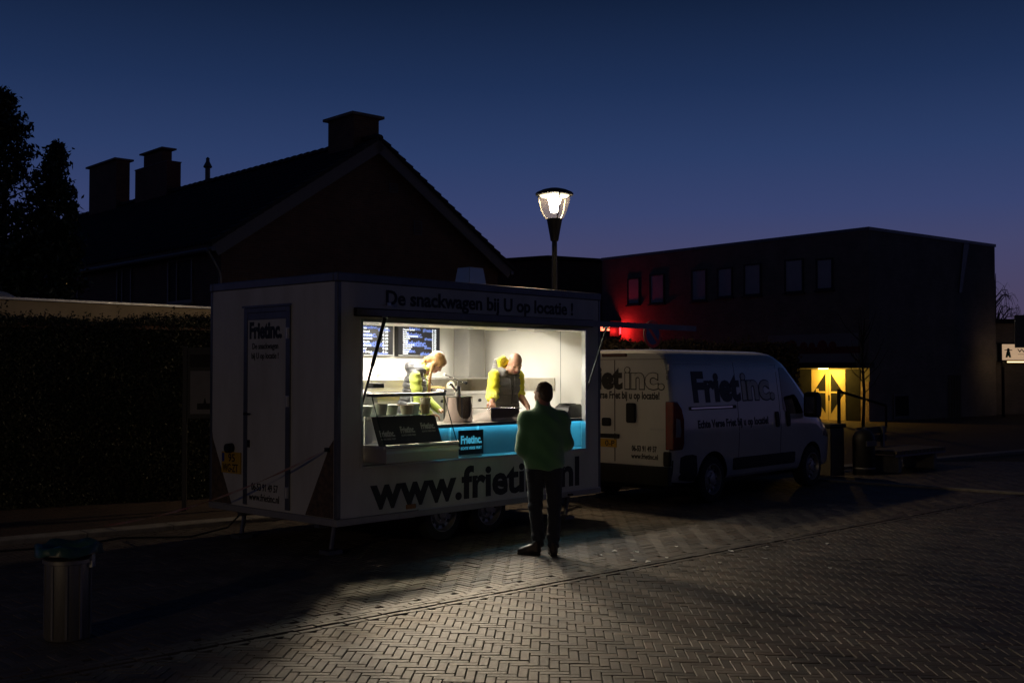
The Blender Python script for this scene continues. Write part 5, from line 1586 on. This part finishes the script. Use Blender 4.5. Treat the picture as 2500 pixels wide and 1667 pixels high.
# ================================================================== dropped litter on the paving
M_lit = mat('paper_scrap', (.75, .72, .66), .8)
def scrap(label, x, y, s, m=M_lit, cat='paper scrap', name='paper_scrap', grp='scraps dropped on the paving'):
    v_ = []; n_ = 6
    for zz in (0, .003):
        for i in range(n_):
            a = 2*pi*i/n_+rng.uniform(-.3, .3)
            r_ = s*rng.uniform(.5, 1)
            v_.append((r_*cos(a), r_*sin(a)*.6, .0035+zz+(.3*s*rng.random() if i in (1, 4) else 0)))
    f_ = [tuple(range(n_-1, -1, -1)), tuple(range(n_, 2*n_))]+[(i, (i+1) % n_, n_+(i+1) % n_, n_+i) for i in range(n_)]
    o = mesh_obj(name, v_, f_, m, None, loc=(x, y, .003), rz=rng.uniform(0, 3))
    tag(o, label, cat, grp)
for (x, y) in ((1.0, 11.75), (1.15, 11.55), (.93, 11.6), (1.42, 11.2), (1.2, 10.95), (1.62, 11.9), (2.15, 11.6), (1.9, 10.9), (1.65, 10.5), (2.6, 11.9), (3.3, 12.1), (2.9, 10.6), (.75, 11.35), (1.05, 11.05), (2.4, 11.15)):
    scrap('small pale paper scrap dropped on the brick paving', x+.15, y, rng.uniform(.028, .05))
M_dl = mat('dry_leaf', (.09, .06, .03), .8)
for (x, y) in ((-.60, 9.05), (.0, 10.0), (-1.35, 7.75), (-.9, 8.6), (.35, 9.2)):
    scrap('dry brown leaf lying on the brick paving', x, y, .03, M_dl, 'leaf', 'fallen_leaf', 'fallen leaves on the paving')

# ================================================================== people
def skin_mat(name, c, c2):
    m = mat(name, c, .5, c2=c2, scale=18, bump=.06, bscale=90)
    b = m.node_tree.nodes['Principled BSDF']
    b.inputs['Subsurface Weight'].default_value = .08
    b.inputs['Subsurface Radius'].default_value = (.01, .004, .002)
    return m
M_skin = skin_mat('skin', (.50, .27, .18), (.44, .22, .14))
M_skin2 = skin_mat('skin_fair', (.56, .32, .22), (.50, .27, .18))
M_lip = mat('lips', (.34, .10, .08), .45)
M_eye = mat('eye_dark', (.03, .02, .015), .2)
M_stub = mat('stubble', (.26, .15, .10), .7, c2=(.34, .19, .13), scale=60)

def fabric(name, c, c2, scale=40, bump=.25, bscale=220, rough=.85, sheen=.3):
    return mat(name, c, rough, c2=c2, scale=scale, bump=bump, bscale=bscale, sheen=sheen)

def head_prims(Hc, R, mouth=1, lipm=1, jawm=0, scale=1.0):
    Hc = np.array(Hc, float)
    def p(*l): return Hc+R@(np.array(l)*scale)
    def e(c, r, k=.02, m=0, neg=False):
        return ('-e' if neg else 'e', p(*c), tuple(x*scale for x in r), R, k, m)
    P = [e((0, -.012, .03), (.077, .097, .088)), e((0, .018, -.042), (.062, .078, .075), .04, 0),
         e((0, .03, -.075), (.048, .055, .045), .03, jawm),
         e((0, .064, -.098), (.026, .024, .021), .03, jawm),
         e((.036, .056, -.032), (.028, .026, .028), .025), e((-.036, .056, -.032), (.028, .026, .028), .025),
         e((.028, .078, .021), (.030, .016, .011), .02), e((-.028, .078, .021), (.030, .016, .011), .02),
         ('c', p(0, .083, .012), p(0, .110, -.030), .009*scale, .0145*scale, .018, 0),
         e((.011, .098, -.036), (.010, .011, .008), .012), e((-.011, .098, -.036), (.010, .011, .008), .012),
         e((.031, .093, .002), (.017, .013, .010), .012, 0, True), e((-.031, .093, .002), (.017, .013, .010), .012, 0, True),
         e((.031, .075, .001), (.013, .011, .008), .003, 2), e((-.031, .075, .001), (.013, .011, .008), .003, 2),
         e((0, .088, -.064), (.023, .011, .006), .008, lipm), e((0, .086, -.075), (.020, .011, .007), .008, lipm),
         e((0, .099, -.0695), (.022, .008, .0022), .003, 0, True),
         e((.078, -.008, -.010), (.010, .020, .032), .012), e((-.078, -.008, -.010), (.010, .020, .032), .012),
         e((.087, -.002, -.008), (.006, .011, .018), .006, 0, True), e((-.087, -.002, -.008), (.006, .011, .018), .006, 0, True)]
    return P
def hand_prims(W, d, nrm, side, curl=.5, spread=.0):
    """W wrist, d finger direction, nrm back-of-hand normal, side +1: thumb on the cross(d, nrm) side"""
    W = np.array(W, float); d = np.array(d, float); d /= np.linalg.norm(d)
    nrm = np.array(nrm, float); nrm -= d*(nrm@d); nrm /= np.linalg.norm(nrm)
    s = np.cross(d, nrm)*side
    P = []
    for o in (-.026, 0, .026):
        P.append(('c', W+d*.015+s*o*.6, W+d*.085+s*o, .019, .015, .02, 0))
    for o, L in ((.036, .068), (.012, .078), (-.012, .072), (-.034, .056)):
        b = W+d*.088+s*o*.95
        a1 = curl*.7; a2 = curl*1.7
        m1 = b+(d*cos(a1)-nrm*sin(a1))*L*.5
        m2 = m1+(d*cos(a2)-nrm*sin(a2))*L*.5
        P.append(('c', b, m1, .0098, .009, .006, 0)); P.append(('c', m1, m2, .009, .0075, .003, 0))
    t0 = W+d*.03+s*.03
    t1 = t0+(d*.7+s*.7-nrm*.3)*.04; t2 = t1+(d*.95+s*.1-nrm*.35)*.034
    P.append(('c', t0, t1, .015, .012, .015, 0)); P.append(('c', t1, t2, .0115, .009, .004, 0))
    return P
def limb(a, b, c, r, k=.03, m=0):
    return [('c', a, b, r[0], r[1], k, m), ('c', b, c, r[2], r[3], k*.6, m)]
def plane_cut(z, up=False, R_=3.0):
    return ('-e', (0, 0, z+(R_ if up else -R_)), (R_, R_, R_), None, 0.0)
def folds(amp, fx, fz, seed=0.0):
    def f(P):
        x, y, z = P[:, 0], P[:, 1], P[:, 2]
        return amp*(np.sin(fx*x+fz*.6*z+seed+2*np.sin(9*z+y*6))*np.sin(fz*z+fx*.4*y+seed*1.7)+.6*np.sin(fz*1.9*z+fx*x*.8+seed*2.3+1.5*np.sin(13*x)))
    return f
M_shoe = mat('leather_shoe', (.045, .028, .018), .4, c2=(.03, .02, .014), scale=14, bump=.1, bscale=60)
M_sole = mat('shoe_sole', (.02, .018, .016), .8)
def shoe(parent, heel, toe, label=None):
    h = np.array([heel[0], heel[1], 0.0]); t = np.array([toe[0], toe[1], 0.0]); d = (t-h)/np.linalg.norm(t-h)
    P = [('c', h+(0, 0, .045)+d*.03, h+(0, 0, .045)+d*.12, .036, .042, .02), ('c', h+(0, 0, .045)+d*.12, t+(0, 0, .036)-d*.03, .044, .034, .03),
         ('c', h+(0, 0, .05)+d*.035, h+(0, 0, .115)+d*.035, .04, .043, .02), ('c', h+(0, 0, .08)+d*.07, h+(0, 0, .05)+d*.16, .036, .03, .03), plane_cut(.011)]
    s = sdf_object('shoe', P, [M_shoe], parent, .006)
    sd = np.array([-d[1], d[0], 0])
    ol = []
    for a_, w_ in ((0, .026), (.02, .036), (.09, .036), (.14, .044), (.20, .047), (.245, .040), (.27, .022)):
        ol.append((a_*np.linalg.norm(t-h)/.27, w_))
    pts = [h+d*a_+sd*w_ for a_, w_ in ol]+[h+d*a_-sd*w_ for a_, w_ in ol[::-1]]
    MB().prism([(p[0], p[1]) for p in pts], lambda p, q, dd: (p, q, dd), .0, .017).build('sole', M_sole, s); fixn(s.children[-1])
    return s

# ------------------------------------------------------------------ customer in the green fleece, seen from behind
M_fleece = fabric('green_fleece', (.095, .29, .11), (.12, .34, .14), 120, .6, 300, .95, .8)
M_jean = fabric('dark_jeans', (.018, .021, .032), (.03, .034, .046), 60, .25, 400, .85, .1)
M_hair = mat('short_brown_hair', (.13, .080, .050), .65, c2=(.075, .046, .03), scale=70, bump=.7, bscale=160)
Rh = rot('Z', 34) @ rot('X', -6)
Hc = (.0, .045, 1.655)
cust_rz = radians(8)
# joints
Ls, Rs = (-.185, 0, 1.405), (.19, 0, 1.41)
Le, Re = (-.228, -.01, 1.09), (.235, .0, 1.13)
Lw, Rw = (-.16, .20, 1.03), (.15, .22, 1.06)
bp_ = [('e', (0, .0, 1.28), (.17, .105, .2), None, .05), ('e', (0, .02, 1.05), (.155, .115, .16), None, .06), ('e', (0, 0, .93), (.165, .11, .11), None, .05),
       ('c', (0, -.01, 1.42), (0, .03, 1.58), .062, .056, .04)]
bp_ += limb(Ls, Le, Lw, (.05, .042, .042, .03))+limb(Rs, Re, Rw, (.05, .042, .042, .03))
bp_ += limb((-.09, 0, .9), (-.085, .02, .5), (-.06, -.005, .09), (.082, .056, .055, .036))+limb((.095, -.02, .9), (.105, -.03, .5), (.085, -.09, .09), (.082, .056, .055, .036))
bp_ += [('c', (-.06, 0, .06), (-.17, .05, .035), .033, .025, .02), ('c', (.085, -.09, .06), (.10, .04, .035), .033, .025, .02)]
bp_ += hand_prims(Lw, (.55, .75, -.1), (-.2, .1, 1), 1, .8)+hand_prims(Rw, (-.5, .8, -.1), (.2, .1, 1), -1, .8)
bp_ += head_prims(Hc, Rh)
cu = sdf_object('person', bp_, [M_skin, M_lip, M_eye], None, .0065)
cu.location = (.33, 11.42, 0.004); cu.rotation_euler = (0, 0, cust_rz)
tag(cu, 'person in green fleece jacket and dark jeans standing with back turned at the hatch', 'person')
jp = [('e', (0, -.015, 1.28), (.222, .145, .24), None, .06), ('e', (0, .0, 1.10), (.215, .165, .24), None, .08), ('e', (0.005, -.005, .95), (.208, .165, .20), None, .06),
      ('c', (-.07, -.01, 1.44), (-.185, 0, 1.385), .072, .07, .07), ('c', (.07, -.01, 1.44), (.19, 0, 1.39), .072, .07, .07),
      ('e', (0, -.045, 1.36), (.15, .085, .12), None, .05),
      ('c', (0, -.01, 1.45), (0, .026, 1.565), .080, .074, .035)]
jp += limb(Ls, Le, Lw, (.074, .070, .068, .05), .06)+limb(Rs, Re, Rw, (.074, .070, .068, .05), .06)
jp += [plane_cut(.885), ('-c', (0, -.02, 1.575), (0, .06, 1.70), .066, .09, .0)]
sdf_object('fleece_jacket', jp, [M_fleece], cu, .0075, folds(.0065, 22, 17, .4))
tp_ = [('e', (0, 0, .94), (.165, .115, .09), None, .04), ('e', (-.075, -.03, .86), (.095, .09, .10), None, .04), ('e', (.08, -.04, .86), (.095, .09, .10), None, .04)]
tp_ += limb((-.09, 0, .86), (-.085, .02, .5), (-.058, -.005, .12), (.098, .072, .072, .062), .03)+limb((.095, -.02, .86), (.105, -.03, .5), (.085, -.09, .12), (.098, .072, .072, .062), .03)
tp_ += [plane_cut(.065)]
def jf(P):
    z = P[:, 2]
    w_ = np.exp(-((z-.16)/.10)**2)+.6*np.exp(-((z-.5)/.09)**2)+.25
    return .0048*w_*np.sin(62*z+7*np.sin(11*P[:, 0]+5*P[:, 1]))+.002*np.sin(30*P[:, 0]+20*z)
sdf_object('jeans', tp_, [M_jean], cu, .0075, jf)
hp2 = [('e', np.array(Hc)+Rh@np.array([0, -.022, .036]), (.083, .096, .090), Rh, .02), ('e', np.array(Hc)+Rh@np.array([0, -.05, -.03]), (.070, .062, .065), Rh, .03),
       ('-e', np.array(Hc)+Rh@np.array([0, .115, -.03]), (.12, .085, .115), Rh, .01), ('-e', np.array(Hc)+Rh@np.array([.085, .012, -.03]), (.02, .036, .04), Rh, .005), ('-e', np.array(Hc)+Rh@np.array([-.085, .012, -.03]), (.02, .036, .04), Rh, .005)]
sdf_object('hair', hp2, [M_hair], cu, .006, folds(.0016, 130, 120, .2))
shoe(cu, (-.045, -.045), (-.265, .045)); shoe(cu, (.08, -.15), (.105, .13))

# ------------------------------------------------------------------ woman with blond hair, leaning over the counter
M_lime = fabric('lime_sleeve', (.48, .55, .09), (.42, .49, .075), 20, .15, 200, .85, .2)
M_vest = fabric('dark_padded_vest', (.022, .021, .022), (.034, .032, .032), 30, .12, 120, .45, .1)
M_blond = mat('blond_hair', (.46, .26, .095), .45, c2=(.30, .15, .045), scale=26, bump=.6, bscale=70, stretch=(1, 1, .25))
M_trou = fabric('black_trousers', (.02, .02, .022), (.03, .03, .03), 40, .2, 300)
Rw_ = rot('Z', -6) @ rot('X', -50)
Hw = (.0, .325, 1.55)
wl = [('e', (0, .06, 1.22), (.135, .10, .20), None, .05), ('e', (0, .0, .98), (.15, .11, .14), None, .06), ('c', (0, .10, 1.38), (0, .26, 1.50), .052, .05, .04)]
wS, wE, wW = (.165, .10, 1.36), (.205, .14, 1.07), (.14, .27, .935)
wS2, wE2, wW2 = (-.165, .10, 1.36), (-.205, .18, 1.08), (-.07, .34, .97)
wl += limb(wS, wE, wW, (.044, .038, .038, .026))+limb(wS2, wE2, wW2, (.044, .038, .038, .026))
wl += limb((.085, 0, .92), (.085, .02, .5), (.085, -.02, .09), (.08, .055, .052, .034))+limb((-.085, 0, .92), (-.085, .02, .5), (-.085, -.02, .09), (.08, .055, .052, .034))
wl += [('c', (.085, -.02, .06), (.09, .12, .035), .03, .024, .02), ('c', (-.085, -.02, .06), (-.09, .12, .035), .03, .024, .02)]
wl += hand_prims(wW, (-.3, .9, -.2), (.1, .15, 1), -1, .7)+hand_prims(wW2, (.35, .9, -.2), (-.1, .15, 1), 1, .7)
wl += head_prims(Hw, Rw_, scale=.95)
wo = sdf_object('person', wl, [M_skin2, M_lip, M_eye], None, .0065)
wo.location = (-1.235, 13.33, .451); wo.rotation_euler = (0, 0, radians(-97))
tag(wo, 'person with tied blond hair, lime sleeves and dark padded vest bending over the counter', 'person')
sl_ = limb(wS, wE, wW, (.072, .058, .055, .042), .04)+limb(wS2, wE2, wW2, (.072, .058, .055, .042), .04)
sl_ += [('e', (0, .07, 1.24), (.150, .115, .19), None, .05), ('e', (0, .01, 1.0), (.155, .115, .13), None, .06), ('c', (0, .11, 1.40), (0, .20, 1.475), .070, .072, .03), ('-c', (0, .20, 1.46), (0, .30, 1.56), .056, .07, 0.0)]
sdf_object('sweatshirt', sl_, [M_lime], wo, .008, folds(.0055, 26, 34, .9))
vp_ = [('e', (0, .06, 1.25), (.182, .140, .20), None, .05), ('e', (0, .0, 1.02), (.175, .145, .18), None, .06), ('e', (0, -.01, .92), (.178, .15, .10), None, .05),
       ('c', (-.06, .07, 1.40), (-.125, .09, 1.375), .07, .07, .05), ('c', (.06, .07, 1.40), (.125, .09, 1.375), .07, .07, .05),
       ('e', (0, .035, 1.475), (.118, .105, .082), rot('X', -25), .04), ('e', (.075, .13, 1.44), (.05, .085, .06), None, .03), ('e', (-.075, .13, 1.44), (.05, .085, .06), None, .03),
       ('-c', (.20, .10, 1.345), (.27, .17, 1.16), .078, .085, .01), ('-c', (-.20, .10, 1.345), (-.27, .17, 1.16), .078, .085, .01),
       ('-c', (0, .17, 1.47), (0, .28, 1.60), .070, .08, .01), plane_cut(.84)]
def quilt(pitch, depth, axis, ztop=9.0):
    ax_ = np.array(axis)/np.linalg.norm(axis)
    def f(P):
        s_ = P@ax_
        ph = (s_/pitch) % 1.0
        g_ = np.minimum(ph, 1-ph)*pitch
        return (depth*np.exp(-(g_/.010)**2)-depth*.5)*(P[:, 2] < ztop)+.0025*np.sin(60*P[:, 0]+50*P[:, 1]+20*np.sin(20*s_))
    return f
sdf_object('padded_vest', vp_, [M_vest], wo, .0075, quilt(.075, .013, (0, .22, 1), 1.385))
tr_ = [('e', (0, -.005, .93), (.165, .125, .10), None, .04)]+limb((.085, 0, .88), (.085, .02, .5), (.085, -.02, .10), (.095, .068, .066, .05), .03)+limb((-.085, 0, .88), (-.085, .02, .5), (-.085, -.02, .10), (.095, .068, .066, .05), .03)+[plane_cut(.05)]
sdf_object('trousers', tr_, [M_trou], wo, .009)
def hl(*p): return np.array(Hw)+Rw_@(np.array(p)*.95)
hr_ = [('e', hl(0, -.020, .040), (.088, .103, .092), Rw_, .02), ('e', hl(0, -.075, -.015), (.066, .05, .075), Rw_, .03),
       ('e', hl(.062, .02, .035), (.03, .07, .055), Rw_, .02), ('e', hl(-.062, .02, .035), (.03, .07, .055), Rw_, .02),
       ('e', hl(0, .055, .075), (.062, .045, .035), Rw_, .02),
       ('-e', hl(0, .125, -.045), (.085, .075, .095), Rw_, .012),
       ('c', hl(.076, .015, .0), hl(.074, .045, -.085), .018, .014, .02), ('c', hl(-.076, .015, .0), hl(-.074, .045, -.085), .018, .014, .02),
       ('c', hl(0, -.10, -.045), hl(.0, -.118, -.085), .030, .026, .02), ('c', hl(0, -.118, -.085), hl(.03, -.10, -.15), .026, .012, .02),
       ('c', hl(.078, .0, -.03), (.10, .26, 1.36), .018, .020, .02), ('c', (.10, .26, 1.36), (.105, .258, 1.22), .020, .017, .015), ('c', (.105, .258, 1.22), (.10, .25, 1.06), .017, .006, .01)]
def strands(P):
    q = (P-np.array(Hw))@Rw_
    a_ = np.arctan2(q[:, 0], q[:, 2]+.05)
    return .0010*np.sin(a_*46+q[:, 1]*25)+.0006*np.sin(a_*90+q[:, 1]*60+1)
sdf_object('hair', hr_, [M_blond], wo, .0055, strands)
MB().tube([tuple(hl(.034*cos(a), -.10+.004*sin(2*a), -.055+.034*sin(a))) for a in np.linspace(0, 2*pi, 14)], .006, 6).build('hair_tie', M_black, wo)
MB().tube([(.105, .19, 1.42), (.135, .185, 1.36), (.145, .175, 1.27)], .005, 6).tube([(-.0, .23, 1.40), (.02, .235, 1.33), (.03, .225, 1.25)], .005, 6).build('drawstring', M_frame, wo)
shoe(wo, (.085, -.08), (.09, .17)); shoe(wo, (-.085, -.08), (-.09, .17))

# ------------------------------------------------------------------ man with shaved head, yellow hoodie and grey vest
M_yel = fabric('yellow_hoodie', (.66, .60, .012), (.58, .52, .010), 20, .2, 180, .85, .2)
M_gvest = fabric('grey_padded_vest', (.115, .105, .092), (.085, .077, .068), 90, .3, 260, .8, .2)
Rm = rot('Z', -13) @ rot('X', -40)
Hm = (-.03, .20, 1.545)
ml = [('e', (0, .03, 1.24), (.165, .115, .21), None, .05), ('e', (0, .0, 1.0), (.165, .125, .16), None, .06), ('c', (0, .06, 1.40), (-.03, .15, 1.50), .066, .062, .04)]
mS, mE, mW = (.19, .05, 1.385), (.265, .12, 1.14), (.42, .33, 1.075)
mS2, mE2, mW2 = (-.185, .05, 1.385), (-.205, .06, 1.13), (-.19, .24, 1.00)
ml += limb(mS, mE, mW, (.052, .044, .046, .032))+limb(mS2, mE2, mW2, (.052, .046, .050, .034))
ml += limb((.095, 0, .92), (.10, .02, .5), (.10, -.02, .09), (.085, .058, .056, .037))+limb((-.095, 0, .92), (-.10, .02, .5), (-.10, -.02, .09), (.085, .058, .056, .037))
ml += [('c', (.10, -.02, .06), (.11, .13, .035), .033, .026, .02), ('c', (-.10, -.02, .06), (-.11, .13, .035), .033, .026, .02)]
ml += hand_prims(mW, (.35, .6, -.7), (.2, .6, .75), 1, .45)+hand_prims(mW2, (.1, .55, -.8), (-.6, .5, .4), -1, 1.0)
ml += head_prims(Hm, Rm, jawm=3, scale=1.03)
ma = sdf_object('person', ml, [M_skin, M_lip, M_eye, M_stub], None, .0065)
ma.location = (-.10, 14.10, .451); ma.rotation_euler = (0, 0, radians(216))
tag(ma, 'person with shaved head, bright yellow sleeves and grey padded vest working at the counter', 'person')
sw = limb(mS, mE, tuple(np.array(mW)-(.0, .035, -.01)), (.077, .074, .072, .05), .04)+[('c', mS2, mE2, .077, .066, .04)]
sw += [('e', (0, .03, 1.25), (.18, .13, .20), None, .05), ('e', (0, .0, 1.0), (.18, .14, .15), None, .06),
       ('c', (.095, .03, 1.46), (.08, .02, 1.575), .042, .036, .03), ('c', (.08, .02, 1.575), (0, -.02, 1.60), .036, .034, .03), ('c', (0, -.02, 1.60), (-.09, .0, 1.53), .034, .03, .03), ('e', (.02, -.012, 1.525), (.085, .032, .075), None, .03), ('c', (.085, .02, 1.43), (.07, .11, 1.42), .045, .035, .03), ('c', (-.085, .02, 1.43), (-.085, .10, 1.42), .045, .035, .03),
       ('-c', (0, .07, 1.44), (-.03, .16, 1.60), .070, .085, .01)]
def mfold(P):
    z = P[:, 2]
    w_ = np.exp(-((z-1.12)/.07)**2)+.35
    return .0085*w_*np.sin(85*z+40*P[:, 1]+3*np.sin(20*P[:, 0]))+.002*np.sin(40*P[:, 0]+25*z)
sdf_object('hoodie', sw, [M_yel], ma, .008, mfold)
gv = [('e', (0, .03, 1.26), (.205, .152, .20), None, .05), ('e', (0, .0, 1.02), (.205, .165, .19), None, .06), ('e', (0, -.01, .92), (.205, .165, .10), None, .05),
      ('c', (-.07, .02, 1.42), (-.145, .04, 1.39), .075, .075, .05), ('c', (.07, .02, 1.42), (.145, .04, 1.39), .075, .075, .05),
      ('c', (.095, .0, 1.475), (.09, .14, 1.425), .045, .04, .03), ('c', (-.095, .0, 1.475), (-.115, .14, 1.44), .045, .035, .03), ('c', (.09, -.02, 1.48), (-.09, -.02, 1.48), .055, .05, .03), ('c', (.135, .0, 1.455), (.105, -.02, 1.565), .05, .032, .03), ('c', (.105, -.02, 1.565), (-.02, -.065, 1.575), .034, .034, .03),
      ('-c', (.262, .06, 1.36), (.31, .14, 1.13), .088, .09, .01), ('-c', (-.262, .06, 1.36), (-.29, .10, 1.13), .088, .09, .01),
      ('-c', (0, .08, 1.45), (-.03, .18, 1.62), .085, .10, .01), ('-c', (0, .21, 1.40), (0, .19, 1.22), .03, .006, .01), plane_cut(.80)]
sdf_object('padded_vest', gv, [M_gvest], ma, .0075, quilt(.105, .012, (0, .1, 1), 1.40))
MB().tube([(-.005, .175, 1.33), (-.004, .18, 1.2), (0, .165, 1.05), (0, .155, .86)], .006, 6).build('zip', M_black, ma)
MB().tube([(.035, .17, 1.385), (.04, .19, 1.30), (.035, .185, 1.20)], .005, 6).tube([(-.03, .18, 1.385), (-.025, .195, 1.31), (-.03, .185, 1.22)], .005, 6).build('drawstring', M_frame, ma)
tr_ = [('e', (0, -.005, .93), (.185, .14, .11), None, .04)]+limb((.095, 0, .88), (.10, .02, .5), (.10, -.02, .10), (.10, .072, .07, .054), .03)+limb((-.095, 0, .88), (-.10, .02, .5), (-.10, -.02, .10), (.10, .072, .07, .054), .03)+[plane_cut(.05)]
sdf_object('trousers', tr_, [M_trou], ma, .009)
M_crop = mat('cropped_hair', (.30, .18, .12), .6, c2=(.24, .135, .085), scale=80)
def mh(*p): return np.array(Hm)+Rm@(np.array(p)*1.03)
sdf_object('cropped_hair', [('e', mh(0, -.020, .028), (.081, .094, .089), Rm, .02), ('-e', mh(0, .10, .04), (.14, .09, .16), Rm, .01), ('-e', mh(0, 0, -.10), (.2, .2, .085), Rm, .01)], [M_crop], ma, .006)
shoe(ma, (.10, -.09), (.11, .19)); shoe(ma, (-.10, -.09), (-.11, .19))
tg = MB().tube([(-.18, .305, .93), (-.175, .37, .90), (-.165, .46, .875)], .006, 6).tube([(-.175, .305, .925), (-.16, .37, .892), (-.14, .46, .868)], .006, 6).build('serving_tongs', M_polish, None)
tg.location = ma.location; tg.rotation_euler = ma.rotation_euler
tag(tg, 'slim steel serving tongs held in the bare hand of the person in the grey vest', 'tongs')
